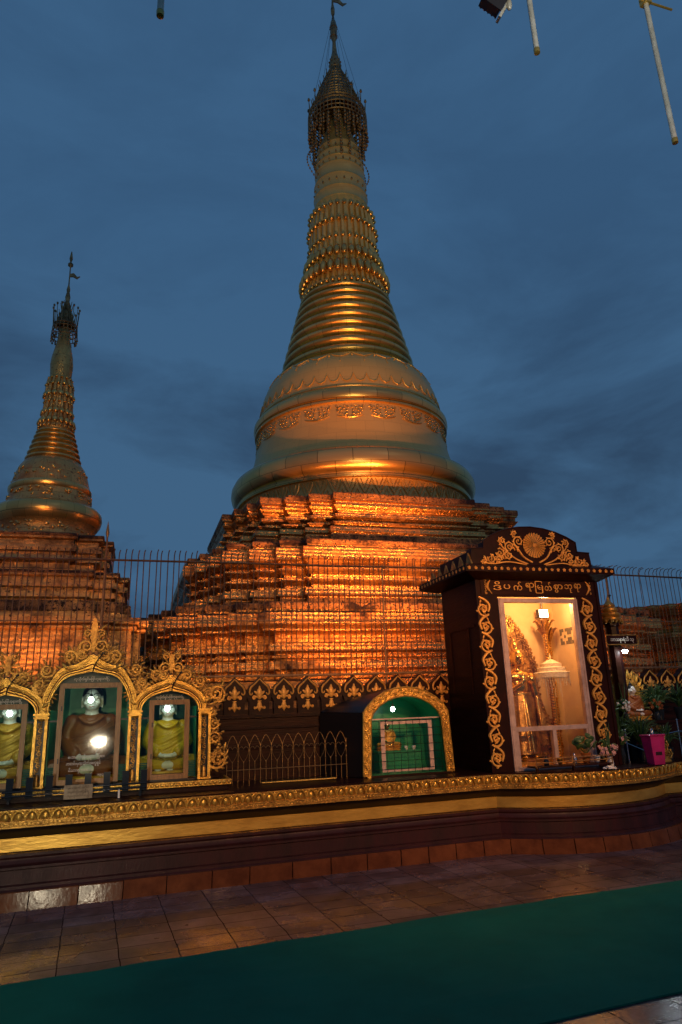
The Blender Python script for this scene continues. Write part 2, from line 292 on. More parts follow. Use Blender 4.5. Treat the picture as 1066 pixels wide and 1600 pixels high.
# ------------------------------------------------------------------ mesh helpers
class MB:
    def __init__(s): s.v = []; s.f = []
    def add(s, vs, fs):
        o = len(s.v); s.v += [tuple(p) for p in vs]; s.f += [tuple(i + o for i in f) for f in fs]
    def box(s, x0, x1, y0, y1, z0, z1):
        s.add([(x0, y0, z0), (x1, y0, z0), (x1, y1, z0), (x0, y1, z0), (x0, y0, z1), (x1, y0, z1), (x1, y1, z1), (x0, y1, z1)],
              [(0, 3, 2, 1), (4, 5, 6, 7), (0, 1, 5, 4), (1, 2, 6, 5), (2, 3, 7, 6), (3, 0, 4, 7)])
    def prism(s, poly, y0, y1):                 # outline in x,z extruded along y
        n = len(poly)
        a = sum(poly[i][0] * poly[(i + 1) % n][1] - poly[(i + 1) % n][0] * poly[i][1] for i in range(n))
        if a < 0: poly = poly[::-1]
        s.add([(x, y0, z) for x, z in poly] + [(x, y1, z) for x, z in poly],
              [tuple(range(n)), tuple(range(2 * n - 1, n - 1, -1))] + [((i + 1) % n, i, n + i, n + (i + 1) % n) for i in range(n)])
    def strip(s, a, b, y0, y1):                 # band between two x,z curves with thickness in y
        n = len(a)
        vs = [(x, y0, z) for x, z in a] + [(x, y0, z) for x, z in b] + [(x, y1, z) for x, z in a] + [(x, y1, z) for x, z in b]
        fs = []
        for i in range(n - 1):
            fs += [(i, i + 1, n + i + 1, n + i), (2 * n + i + 1, 2 * n + i, 3 * n + i, 3 * n + i + 1), (i + 1, i, 2 * n + i, 2 * n + i + 1), (n + i, n + i + 1, 3 * n + i + 1, 3 * n + i)]
        fs += [(0, n, 3 * n, 2 * n), (n - 1, 3 * n - 1, 4 * n - 1, 2 * n - 1)]
        s.add(vs, fs)
    def tube(s, pts, r, seg=6, closed=False):
        pts = [Vector(p) for p in pts]; n = len(pts)
        if n < 2: return
        rs = r if isinstance(r, (list, tuple)) else [r] * n
        tan = []
        for i in range(n):
            a = pts[(i - 1) % n] if (closed or i > 0) else pts[i]
            b = pts[(i + 1) % n] if (closed or i < n - 1) else pts[i]
            t = b - a
            tan.append(t.normalized() if t.length > 1e-9 else Vector((0, 0, 1)))
        ref = Vector((0, 1, 0)) if abs(tan[0].y) < 0.9 else Vector((1, 0, 0))
        u = (ref - tan[0] * ref.dot(tan[0])).normalized()
        vs = []
        for i in range(n):
            u = u - tan[i] * u.dot(tan[i])
            u = u.normalized() if u.length > 1e-6 else Vector((1, 0, 0))
            w = tan[i].cross(u)
            for k in range(seg):
                q = 2 * PI * k / seg
                vs.append(pts[i] + (u * math.cos(q) + w * math.sin(q)) * rs[i])
        fs = []
        for i in range(n if closed else n - 1):
            j = (i + 1) % n
            for k in range(seg):
                l = (k + 1) % seg
                fs.append((i * seg + k, i * seg + l, j * seg + l, j * seg + k))
        if not closed:
            fs += [tuple(range(seg - 1, -1, -1)), tuple(range((n - 1) * seg, n * seg))]
        s.add(vs, fs)
    def lathe(s, prof, cx=0, cy=0, seg=48, capb=False, capt=False):   # profile (r, z), bottom to top
        n = len(prof); vs = []; fs = []
        for r, z in prof:
            for k in range(seg):
                q = 2 * PI * k / seg
                vs.append((cx + r * math.cos(q), cy + r * math.sin(q), z))
        for i in range(n - 1):
            for k in range(seg):
                l = (k + 1) % seg
                fs.append((i * seg + k, i * seg + l, (i + 1) * seg + l, (i + 1) * seg + k))
        if capb: fs.append(tuple(range(seg - 1, -1, -1)))
        if capt: fs.append(tuple(range((n - 1) * seg, n * seg)))
        s.add(vs, fs)
    def ball(s, c, r, seg=8, ring=6, rot=None):
        rx, ry, rz = r if isinstance(r, (tuple, list)) else (r, r, r)
        c = Vector(c); vs = []; fs = []
        def pt(x, y, z):
            p = Vector((x * rx, y * ry, z * rz))
            if rot is not None: p = rot @ p
            return c + p
        vs.append(pt(0, 0, -1))
        for i in range(1, ring):
            a = -PI / 2 + PI * i / ring
            for k in range(seg):
                q = 2 * PI * k / seg
                vs.append(pt(math.cos(a) * math.cos(q), math.cos(a) * math.sin(q), math.sin(a)))
        vs.append(pt(0, 0, 1)); t = len(vs) - 1
        for k in range(seg):
            l = (k + 1) % seg
            fs.append((0, 1 + l, 1 + k))
            for i in range(ring - 2):
                fs.append((1 + i * seg + k, 1 + i * seg + l, 1 + (i + 1) * seg + l, 1 + (i + 1) * seg + k))
            fs.append((1 + (ring - 2) * seg + k, 1 + (ring - 2) * seg + l, t))
        s.add(vs, fs)
    def capsule(s, a, b, ra, rb, seg=10):
        a = Vector(a); b = Vector(b)
        s.tube([a, b], [ra, rb], seg); s.ball(a, ra, seg, 6); s.ball(b, rb, seg, 6)
    def loft(s, rings, capb=True, capt=True):   # rings: equal-length point loops, bottom to top, CCW from above
        n = len(rings[0]); vs = [p for r in rings for p in r]; fs = []
        for i in range(len(rings) - 1):
            for k in range(n):
                l = (k + 1) % n
                fs.append((i * n + k, i * n + l, (i + 1) * n + l, (i + 1) * n + k))
        if capb: fs.append(tuple(range(n - 1, -1, -1)))
        if capt: fs.append(tuple(range((len(rings) - 1) * n, len(rings) * n)))
        s.add(vs, fs)
    def build(s, name, m, parent=None, smooth=None, offset=None, **props):
        o0 = Vector((0, 0, 0)) if parent is None else WLOC.get(parent.name, Vector((0, 0, 0)))
        if offset is not None: o0 = Vector(offset)
        me = bpy.data.meshes.new(name)
        me.from_pydata([(x - o0.x, y - o0.y, z - o0.z) for x, y, z in s.v], [], s.f)
        me.materials.append(M[m] if isinstance(m, str) else m)
        if smooth is not None:
            me.polygons.foreach_set('use_smooth', [True] * len(me.polygons)); me.set_sharp_from_angle(angle=R(smooth))
        me.update()
        o = bpy.data.objects.new(name, me); C.objects.link(o)
        if parent is not None: o.parent = parent; WLOC[o.name] = o0
        elif offset is not None: o.location = offset; WLOC[o.name] = o0
        for k, v in props.items(): o[k] = v
        return o
WLOC = {}
def thing(name, label, cat, loc, group=None):
    o = bpy.data.objects.new(name, None); C.objects.link(o); o.location = loc; o.empty_display_size = 0.2
    WLOC[o.name] = Vector(loc); o['label'] = label; o['category'] = cat
    if group: o['group'] = group
    return o
def tag(o, label, cat, group=None):
    o['label'] = label; o['category'] = cat
    if group: o['group'] = group
    return o
def remeshed(mb, name, m, parent, voxel, smooth_it=4):
    """joined shapes grown into one continuous surface"""
    o = mb.build(name, m, parent)
    r = o.modifiers.new('r', 'REMESH'); r.mode = 'VOXEL'; r.voxel_size = voxel
    sm = o.modifiers.new('s', 'SMOOTH'); sm.factor = 0.6; sm.iterations = smooth_it
    dg = bpy.context.evaluated_depsgraph_get(); dg.update()
    me = bpy.data.meshes.new_from_object(o.evaluated_get(dg))
    o.modifiers.clear(); old = o.data; o.data = me; bpy.data.meshes.remove(old)
    me.name = name
    me.polygons.foreach_set('use_smooth', [True] * len(me.polygons))
    if not me.materials: me.materials.append(M[m])
    return o
def text_mb(mb, body, cx, y, cz, size, depth=0.006, width=None):
    """writing as raised letters facing -Y, centred on cx, cz"""
    cu = bpy.data.curves.new('t', 'FONT'); cu.body = body; cu.size = 1.0; cu.extrude = 0.0; cu.resolution_u = 3
    o = bpy.data.objects.new('t', cu); C.objects.link(o)
    dg = bpy.context.evaluated_depsgraph_get(); dg.update()
    me = bpy.data.meshes.new_from_object(o.evaluated_get(dg))
    if len(me.vertices):
        bm = bmesh.new(); bm.from_mesh(me)
        g = bmesh.ops.extrude_face_region(bm, geom=bm.faces[:])
        vv = [e for e in g['geom'] if isinstance(e, bmesh.types.BMVert)]
        for v in vv: v.co.z += 1
        xs = [v.co.x for v in bm.verts]; ys = [v.co.y for v in bm.verts]
        mx_, my_ = (min(xs) + max(xs)) / 2, (min(ys) + max(ys)) / 2
        sx = sy = size
        if width: sx = width / (max(xs) - min(xs))
        bm.verts.ensure_lookup_table()
        mb.add([(cx + (v.co.x - mx_) * sx, y - v.co.z * depth, cz + (v.co.y - my_) * sy) for v in bm.verts], [[v.index for v in f.verts] for f in bm.faces])
        bm.free()
    bpy.data.objects.remove(o); bpy.data.curves.remove(cu); bpy.data.meshes.remove(me)

def scroll(mb, cx, cz, r, a0, turns, sgn, y, th, leaves=5, tip=True):
    """carved foliate volute in the x,z plane"""
    n = int(14 * turns) + 6; pts = []; rs = []
    for i in range(n):
        t = i / (n - 1); q = a0 + sgn * 2 * PI * turns * t; rr = r * (1 - 0.80 * t)
        pts.append((cx + rr * math.cos(q), y - 0.004 * math.sin(t * PI), cz + rr * math.sin(q))); rs.append(th * (1.0 - 0.35 * t))
    mb.tube(pts, rs, 5)
    if tip: mb.ball(pts[-1], th * 1.7, 6, 5)
    for k in range(leaves):
        t = 0.06 + 0.62 * k / max(1, leaves); q = a0 + sgn * 2 * PI * turns * t; rr = r * (1 - 0.80 * t) + th * 1.0
        c = (cx + rr * math.cos(q), y, cz + rr * math.sin(q))
        mb.ball(c, (th * 1.6, th * 0.8, th * 0.85), 5, 4, Matrix.Rotation(-(q + sgn * 0.9), 3, 'Y'))
def leafblob(mb, x, y, z, l, w, ang, th=0.006):
    mb.ball((x + math.cos(ang) * l * .5, y, z + math.sin(ang) * l * .5), (l * .55, th, w), 6, 5, Matrix.Rotation(-ang, 3, 'Y'))
def cr(pts, sub=5):
    """smooth curve through points"""
    P = [Vector(p) for p in pts]; out = []
    for i in range(len(P) - 1):
        a = P[max(i - 1, 0)]; b = P[i]; c = P[i + 1]; d = P[min(i + 2, len(P) - 1)]
        for k in range(sub):
            t = k / sub
            out.append(0.5 * ((2 * b) + (c - a) * t + (2 * a - 5 * b + 4 * c - d) * t * t + (3 * b - a - 3 * c + d) * t ** 3))
    out.append(P[-1]); return out

# ================================================================== THE SETTING
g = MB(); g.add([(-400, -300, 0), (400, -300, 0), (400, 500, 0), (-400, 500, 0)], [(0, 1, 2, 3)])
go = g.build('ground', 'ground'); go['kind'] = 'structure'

# green carpet laid along the walkway, slightly wavy
g = MB(); nx, ny = 220, 26
ca = [(-3.4, 5.20), (-0.72, 5.42), (0.48, 5.50), (1.94, 5.62), (3.08, 5.70), (4.87, 5.78), (14.0, 6.4)]
def edge(x, tbl):
    for (a, b), (c, d) in zip(tbl, tbl[1:]):
        if x <= c: return b + (d - b) * (x - a) / (c - a)
    return tbl[-1][1]
vs = []
for i in range(nx + 1):
    x = -3.4 + 17.4 * i / nx
    far = edge(x, ca) + 0.020 * mnoise.noise((x * 3.2, 0, 0)) + 0.05 * mnoise.noise((x * .9, 3, 0)); near = 3.70 + 0.075 * (x - 2.08) * 0.9 + 0.012 * mnoise.noise((x * 3, 9, 0))
    for j in range(ny + 1):
        y = near + (far - near) * j / ny
        e = min(j, ny - j) / ny
        h = 0.012 + 0.022 * max(0, mnoise.noise((x * 0.8, y * 3.2, 1.0))) * min(1, e * 8) + 0.030 * max(0, mnoise.noise((x * 1.2 + y * 1.5, y * 5.0, 4.0)) - .28) * min(1, e * 6)
        vs.append((x, y, h))
fs = [(i * (ny + 1) + j, (i + 1) * (ny + 1) + j, (i + 1) * (ny + 1) + j + 1, i * (ny + 1) + j + 1) for i in range(nx) for j in range(ny)]
g.add(vs, fs)
for j in (0, ny):
    o0 = len(g.v); g.v += [(vs[i * (ny + 1) + j][0], vs[i * (ny + 1) + j][1], 0.002) for i in range(nx + 1)]
    for i in range(nx):
        q = (i * (ny + 1) + j, o0 + i, o0 + i + 1, (i + 1) * (ny + 1) + j)
        g.f.append(q if j == 0 else q[::-1])
tag(g.build('carpet', 'carpet', smooth=60), 'long dark green carpet laid over the wet paving', 'carpet')

# ================================================================== PODIUM (ledge wall running along the walkway)
AC = (5.35, 9.2)                                   # centre of the rounded projection
def front(off):
    """plan line of the podium front; off = how far it stands forward of the kerb line (negative is back)"""
    r = 2.05 + off
    y_l = lambda x: 7.33 + (x + 1.0) * 0.050 - off     # slightly angled straight part
    pts = []
    # intersection with arc on the left
    a0 = None
    for k in range(0, 1800):
        a = PI + PI * k / 1800 * 0.999
        x = AC[0] + r * math.cos(a); y = AC[1] + r * math.sin(a)
        if y <= y_l(x): a0 = a; break
    x0 = AC[0] + r * math.cos(a0)
    n = 46
    for i in range(n): x = -7 + (x0 + 7) * i / n; pts.append((x, y_l(x)))
    a1 = 2 * PI - (a0 - PI)
    for i in range(33):
        a = a0 + (a1 - a0) * i / 32; pts.append((AC[0] + r * math.cos(a), AC[1] + r * math.sin(a)))
    xe = pts[-1][0]; ye = pts[-1][1]
    for i in range(1, 9): pts.append((xe + 7 * i / 8, ye))
    return pts
pod = thing('podium', 'long maroon podium with gold lotus frieze and gold band, rounded at the right', 'podium', (2.0, 7.6, 0))
def ledge(name, prof, m, smooth=30):
    """prof: (off, z) bottom to top"""
    g = MB(); cols = [front(o) for o, z in prof]; n = len(cols[0]); P = len(prof)
    vs = [(cols[k][i][0], cols[k][i][1], prof[k][1]) for k in range(P) for i in range(n)]
    fs = [(k * n + i, k * n + i + 1, (k + 1) * n + i + 1, (k + 1) * n + i) for k in range(P - 1) for i in range(n - 1)]
    g.add(vs, fs); return g.build(name, m, pod, smooth)
# kerb of separate tiles (battered face)
g = MB(); kb = front(0.0); kt = front(-0.024); kbk = front(-0.16)
acc = 0.0; cuts = []
L_ = [0.0]
for (a, b) in zip(kb, kb[1:]): L_.append(L_[-1] + math.hypot(b[0] - a[0], b[1] - a[1]))
def along(P, d):
    for i in range(len(L_) - 1):
        if d <= L_[i + 1]:
            t = (d - L_[i]) / (L_[i + 1] - L_[i]); return (P[i][0] + (P[i + 1][0] - P[i][0]) * t, P[i][1] + (P[i + 1][1] - P[i][1]) * t)
    return P[-1]
d = 0.12; gap = 0.005; random.seed(3)
while d < L_[-1] - 0.5:
    w = random.uniform(0.36, 0.44) if d < 9.5 else random.uniform(0.28, 0.36)
    if d + w > 11.0 and d < 10.9: w = 10.98 - d if 10.98 - d > .15 else w
    j = random.uniform(-0.002, 0.002); ns = 3
    ds = [d + gap + (w - 2 * gap) * k / ns for k in range(ns + 1)]
    A = [along(kb, q) for q in ds]; B = [along(kt, q) for q in ds]
    if A[0][0] < -.33 < A[-1][0]:                       # one tile laid square to the walkway rather than to the wall
        ya, yb = sum(p[1] for p in A) / len(A) - .006, sum(p[1] for p in B) / len(B) - .006; A = [(p[0], ya) for p in A]; B = [(p[0], yb) for p in B]
    D = [along(kbk, q) for q in ds]; zt = 0.150 + j
    vs = [(x, y + j, 0.0) for x, y in A] + [(x, y + j, zt - .006) for x, y in B] + [(x, y + j + .006, zt) for x, y in B] + [(x, y, zt) for x, y in D] + [(x, y, 0.0) for x, y in D]
    m_ = ns + 1; fs = []
    for r_ in range(4):
        for k in range(ns): fs.append((r_ * m_ + k, r_ * m_ + k + 1, (r_ + 1) * m_ + k + 1, (r_ + 1) * m_ + k))
    fs += [(0, m_, 2 * m_, 3 * m_, 4 * m_), (ns, 4 * m_ + ns, 3 * m_ + ns, 2 * m_ + ns, m_ + ns)]
    g.add(vs, fs); d += w
g.build('kerb', 'kerb', pod)
ledge('plinth', [(-0.06, 0.0), (-0.06, .152), (-0.075, 0.165), (-0.075, 0.19), (-0.105, 0.20), (-0.105, 0.315), (-0.09, 0.325), (-0.09, 0.345), (-0.14, 0.360), (-0.16, 0.385), (-0.165, 0.40), (-0.15, 0.42), (-0.15, 0.445), (-0.21, 0.455)], 'plinth', 25)
ledge('gold_band', [(-0.21, 0.455), (-0.203, 0.458), (-0.203, 0.572), (-0.21, 0.575)], 'gilt_band', 30)
ledge('black_moulding', [(-0.21, 0.575), (-0.17, 0.60), (-0.10, 0.635), (-0.06, 0.66), (-0.05, 0.672)], 'black', 40)
ledge('top_slab', [(-0.05, 0.672), (-0.045, 0.83), (-0.03, 0.832), (-0.03, 0.848), (-0.06, 0.852), (-0.30, 0.852), (-1.4, 0.852)], 'lacquer', 30)
# lotus frieze: petals in relief, bead row under
g = MB(); fr = front(-0.040); bd = front(-0.036)
Lf = [0.0]
for (a, b) in zip(fr, fr[1:]): Lf.append(Lf[-1] + math.hypot(b[0] - a[0], b[1] - a[1]))
def frame_at(d):
    for i in range(len(Lf) - 1):
        if d <= Lf[i + 1]:
            t = (d - Lf[i]) / (Lf[i + 1] - Lf[i]); a, b = fr[i], fr[i + 1]
            tx, ty = (b[0] - a[0]) / (Lf[i + 1] - Lf[i]), (b[1] - a[1]) / (Lf[i + 1] - Lf[i])
            return (a[0] + (b[0] - a[0]) * t, a[1] + (b[1] - a[1]) * t, tx, ty)
def fpt(d, z, out): x, y, tx, ty = frame_at(d); return (x + ty * out, y - tx * out, z)
# backing sheet
nn = 330; d0, d1 = 5.0, Lf[-1] - 5.0
vs = []; zz = [(0.676, .0), (0.680, .012), (0.694, .012), (0.698, .004), (0.722, .004), (0.726, .012), (0.738, .012), (0.742, .0), (0.816, .012), (0.822, 0.02), (0.834, 0.02), (0.836, .0)]
for z, o in zz:
    for i in range(nn + 1): vs.append(fpt(d0 + (d1 - d0) * i / nn, z, o))
g.add(vs, [(k * (nn + 1) + i, k * (nn + 1) + i + 1, (k + 1) * (nn + 1) + i + 1, (k + 1) * (nn + 1) + i) for k in range(len(zz) - 1) for i in range(nn)])
g.build('frieze_ground', 'gilt_dull', pod, 45); g = MB()
pitch = 0.112; d = d0 + .05; k = 0
while d < d1 - .1:
    # pointed petal: ridge arch + inner boss
    arch = [fpt(d + dx * pitch, 0.742 + h * 0.084, .008 + .012 * h) for dx, h in ((-.5, 0), (-.47, .35), (-.36, .66), (-.2, .88), (0, 1.02), (.2, .88), (.36, .66), (.47, .35), (.5, 0))]
    g.tube(arch, 0.0105, 5)
    x, y, tx, ty = frame_at(d); rot = Matrix(((tx, ty, 0), (ty, -tx, 0), (0, 0, 1)))
    g.ball(fpt(d, 0.772, .004), (pitch * .22, .011, .036), 8, 6, rot)
    g.ball(fpt(d + pitch / 2, 0.806, .010), (pitch * .15, .012, .020), 5, 4, rot)
    for q in range(3):
        g.ball(fpt(d + (q - 1) * pitch / 3, 0.710, .005), (.0085, .008, .0095), 5, 4, rot)
    d += pitch; k += 1
g.build('lotus_frieze', 'gilt', pod, 45)

# raised gold ledge under the triple shrine
g = MB(); g.box(-2.4, 1.02, 7.80, 9.9, 0.853, 0.89); g.box(-2.4, 1.0, 7.83, 9.9, 0.89, 0.915)
base_ = thing('shrine_step', 'dark stepped base with gold leaf edging under the three arched niches', 'step', (-0.7, 7.9, 0.852))
g.build('core', 'lacquer', base_)
g = MB(); g.box(-2.4, 1.045, 7.775, 7.80, 0.905, 0.955); g.box(1.02, 1.045, 7.80, 8.3, 0.905, 0.955); g.box(-2.4, 1.03, 7.80, 7.93, 0.916, 0.948)
for i in range(70):
    x = -2.36 + i * .049
    g.ball((x, 7.774, 0.93), (.022, .012, .020), 6, 5); g.ball((x + .024, 7.772, 0.945), .008, 5, 4); g.ball((x + .024, 7.772, 0.914), .006, 5, 4)
g.build('gold_edging', 'gilt', base_, 50)

# ================================================================== TRIPLE ARCHED SHRINE
YF = 8.0
shr = thing('triple_arch_shrine', 'carved gold triple arched shrine with green niches and glass doors at left', 'shrine', (-0.43, 8.0, 0.95))
CX = -0.43
Z0 = 0.95
# half outlines (dx from arch centre, z), spring to apex
co_out = [(0.445, 1.66), (0.455, 1.73), (0.465, 1.82), (0.44, 1.92), (0.385, 2.03), (0.33, 2.115), (0.27, 2.155), (0.21, 2.165), (0.14, 2.19), (0.07, 2.235), (0.0, 2.285)]
co_in = [(0.40, 1.66), (0.40, 1.72), (0.395, 1.80), (0.36, 1.90), (0.315, 1.98), (0.265, 2.035), (0.215, 2.06), (0.16, 2.075), (0.10, 2.085), (0.05, 2.095), (0.0, 2.105)]
ro_out = [(0.365, 1.66), (0.385, 1.735), (0.37, 1.80), (0.335, 1.845), (0.285, 1.885), (0.23, 1.925), (0.17, 1.955), (0.115, 1.975), (0.07, 1.99), (0.03, 2.02), (0.0, 2.055)]
ro_in = [(0.30, 1.66), (0.30, 1.70), (0.285, 1.745), (0.255, 1.785), (0.22, 1.815), (0.18, 1.838), (0.14, 1.853), (0.10, 1.865), (0.065, 1.872), (0.03, 1.878), (0.0, 1.885)]
def fullarch(half, cx):
    l = [(cx - d, z) for d, z in half]; r_ = [(cx + d, z) for d, z in half][::-1][1:]
    return l + r_
def smooth2(c): return [(p.x, p.y) for p in cr([(a, b, 0) for a, b in c], 4)]
arches = [(CX, co_out, co_in, 0.40), (CX + 0.83, ro_out, ro_in, 0.30), (CX - 0.83, ro_out, ro_in, 0.30)]
cols_x = [CX - 1.205, CX - 0.465, CX + 0.465, CX + 1.205]
# dark body: floor, back, partitions, barrel roofs
g = MB()
g.box(CX - 1.30, CX + 1.30, 8.06, 8.84, 0.916, 0.965)
for x in cols_x: g.box(x - 0.045, x + 0.045, 8.03, 8.84, 0.965, 1.70)
for cx, o_, i_, hw in arches:
    a = smooth2(fullarch([(d * 1.05, z + .015) for d, z in o_], cx)); b = smooth2(fullarch(i_, cx)); g.strip(b, a, 8.03, 8.86)
g.build('shell', 'black', shr)
for cx, o_, i_, hw in arches:
    b = smooth2(fullarch([(d + .02, z + 0.012) for d, z in i_], cx))
    poly = [(cx - hw - .02, 0.966)] + b + [(cx + hw + .02, 0.966)]
    g = MB(); g.prism(poly, 8.845, 8.87); g.build('niche_back', 'green', shr)
    for sx in (-1, 1):
        g = MB(); xx = cx + sx * (hw - .002); g.box(min(xx, xx - sx * .006), max(xx, xx - sx * .006), 8.10, 8.843, 0.967, 1.72); g.build('niche_side', 'green', shr)
    # green board fixed beside the door, with ribbed teal foot
    dw = 0.285 if hw > .35 else 0.182
    for sx in (-1, 1):
        g = MB(); xa, xb = sorted((cx + sx * dw, cx + sx * (hw - .004)))
        for r_ in range(9): g.box(xa + .004, xb - .004, 8.085, 8.095, 0.985 + r_ * .018, 0.997 + r_ * .018)
        g.build('ribbed_panel', 'teal', shr)
        g = MB(); g.add([(xa, 8.075, .97), (xb, 8.075, .97), (xb, 8.075, 1.70), (xa, 8.075, 1.70)], [(0, 1, 2, 3)]); g.build('side_glass', 'wetglass', shr)
    zt = 1.955 if hw > .35 else 1.755
    g = MB(); t_ = 0.034
    g.box(cx - dw - t_, cx - dw, 8.05, 8.09, 0.966, zt + t_); g.box(cx + dw, cx + dw + t_, 8.05, 8.09, 0.966, zt + t_)
    g.box(cx - dw, cx + dw, 8.052, 8.088, zt, zt + t_); g.box(cx - dw, cx + dw, 8.052, 8.088, 0.966, 0.966 + t_)
    # inner leaf of the door, slightly set back
    g.box(cx - dw, cx - dw + .018, 8.06, 8.085, 1.0, zt); g.box(cx + dw - .018, cx + dw, 8.06, 8.085, 1.0, zt); g.box(cx - dw + .018, cx + dw - .018, 8.06, 8.085, zt - .018, zt); g.box(cx - dw + .018, cx + dw - .018, 8.06, 8.085, 1.0, 1.018)
    fo = g.build('door_frame', 'frame_wood', shr)
    g = MB()
    for hz in (1.18, zt - .25):
        g.box(cx - dw - .004, cx - dw + .008, 8.043, 8.05, hz, hz + .05)
    g.build('hinge', 'black', fo)
    g = MB(); g.add([(cx - dw + .01, 8.07, 1.01), (cx + dw - .01, 8.07, 1.01), (cx + dw - .01, 8.07, zt - .01), (cx - dw + .01, 8.07, zt - .01)], [(0, 1, 2, 3)])
    g.build('door_glass', 'wetglass', fo)
    g = MB()
    for sx in (-1, 1):
        xa, xb = sorted((cx + sx * (dw + t_), cx + sx * (hw - .002))); g.box(xa, xb, 8.06, 8.085, 1.595, 1.612)
    g.build('transom', 'black', shr)
    # dark tympanum board above the door carrying the painted dedication
    b2 = smooth2(fullarch(i_, cx)); b2 = [(x, z) for x, z in b2 if z > zt + .036]
    b2 = [(max(cx - dw - .03, min(cx + dw + .03, x)), z) for x, z in b2]
    g = MB(); g.prism([(b2[0][0], zt + .036)] + b2 + [(b2[-1][0], zt + .036)], 8.07, 8.085)
    ty = g.build('tympanum', M.setdefault('deep_green', mat('deep_green_board', (0.010, 0.040, 0.028), None, rough=0.4)), shr)
    g = MB(); text_mb(g, 'ကုသိုလ်ရှင်မြတ်ဘုရားကြီး', cx, 8.069, zt + (.075 if hw > .35 else .062), 0.034, 0.002, width=(0.36 if hw > .35 else 0.30))
    g.build('lettering', 'white', ty)
# white dedication written on the middle door glass
g = MB()
for k, (w_, s_) in enumerate((('မဟာမြတ်မုနိဘုရားကြီးအား', 0.36), ('ကောင်းမှုကုသိုလ်အလှူရှင်', 0.34), ('မိသားစုကောင်းမှု', 0.24))):
    text_mb(g, w_, CX - .005 - .025 * k, 8.066, 1.235 - k * .065, 0.040, 0.001, width=s_)
text_mb(g, '၁၃၃၇', CX + .155, 8.066, 1.045, 0.030, 0.001, width=.09)
g.build('dedication', 'white', shr)
# columns: gold edge strips, vine between, cap
for x in cols_x:
    g = MB(); g.box(x - .066, x - .038, 7.955, 8.03, 0.957, 1.63); g.box(x + .038, x + .066, 7.955, 8.03, 0.957, 1.63)
    g.box(x - .070, x + .070, 7.948, 8.035, 0.957, 0.972)
    col = g.build('column', 'gilt', shr)
    g = MB(); g.box(x - .074, x + .074, 7.945, 8.035, 1.632, 1.648); g.box(x - .058, x + .058, 7.955, 8.035, 1.648, 1.668); g.box(x - .078, x + .078, 7.94, 8.035, 1.668, 1.684); g.lathe([(.03, 1.61), (.05, 1.632)], x, 7.985, 10)
    g.build('capital', 'gilt', col)
    g = MB(); g.box(x - .038, x + .038, 8.005, 8.03, 0.973, 1.631); g.build('recess', 'black', col)
    g = MB(); g.lathe([(.026, .975), (.030, 1.0), (.020, 1.03), (.027, 1.06), (.012, 1.09)], x, 7.985, 8, True, True)
    for k in range(9):
        z = 1.12 + k * .056; s_ = 1 if k % 2 else -1
        scroll(g, x + s_ * .006, z, .026, PI / 2 * s_ - .3, 1.1, s_, 7.982, .0055, 3)
        leafblob(g, x - s_ * .012, 7.984, z + .024, .026, .007, PI / 2 - s_ * .7)
    g.build('vine', 'gilt_dull', col, 50)
# gold arch bands with carved ridges and red lines
for cx, o_, i_, hw in arches:
    a = smooth2(fullarch(o_, cx)); b = smooth2(fullarch(i_, cx)); n = len(a)
    g = MB(); g.strip(b, a, 7.965, 8.03)
    for f_, rr in ((0.10, .007), (0.30, .006), (0.80, .007), (0.97, .008)):
        g.tube([(b[i][0] + (a[i][0] - b[i][0]) * f_, 7.963, b[i][1] + (a[i][1] - b[i][1]) * f_) for i in range(n)], rr, 5)
    # gadrooned leaves along the outer part of the band
    for i in range(3, n - 3):
        if abs(i - n // 2) < 3: continue
        pa, pb = Vector(a[i]), Vector(b[i]); mid = pb.lerp(pa, .60); dr = (pa - pb).normalized()
        ang = math.atan2(dr.y, dr.x) + (0.5 if i < n // 2 else -0.5)
        leafblob(g, mid.x - math.cos(ang) * .016, 7.963, mid.y - math.sin(ang) * .016, .036, .0055, ang, .010)
    # curled leaf tips at the haunches
    for sx in (-1, 1):
        hx, hz = (.24, 2.13) if hw > .35 else (.36, 1.74)
        leafblob(g, cx + sx * hx, 7.958, hz, .085, .016, PI / 2 - sx * .85, .014)
    ar = g.build('arch', 'gilt', shr, 50)
    g = MB()
    for f_ in (0.20, 0.42): g.tube([(b[i][0] + (a[i][0] - b[i][0]) * f_, 7.9635, b[i][1] + (a[i][1] - b[i][1]) * f_) for i in range(n)], .0055, 4)
    g.build('red_line', M.setdefault('red_line', mat('dark_red_line', (.12, .02, .01), None, rough=.5)), ar)
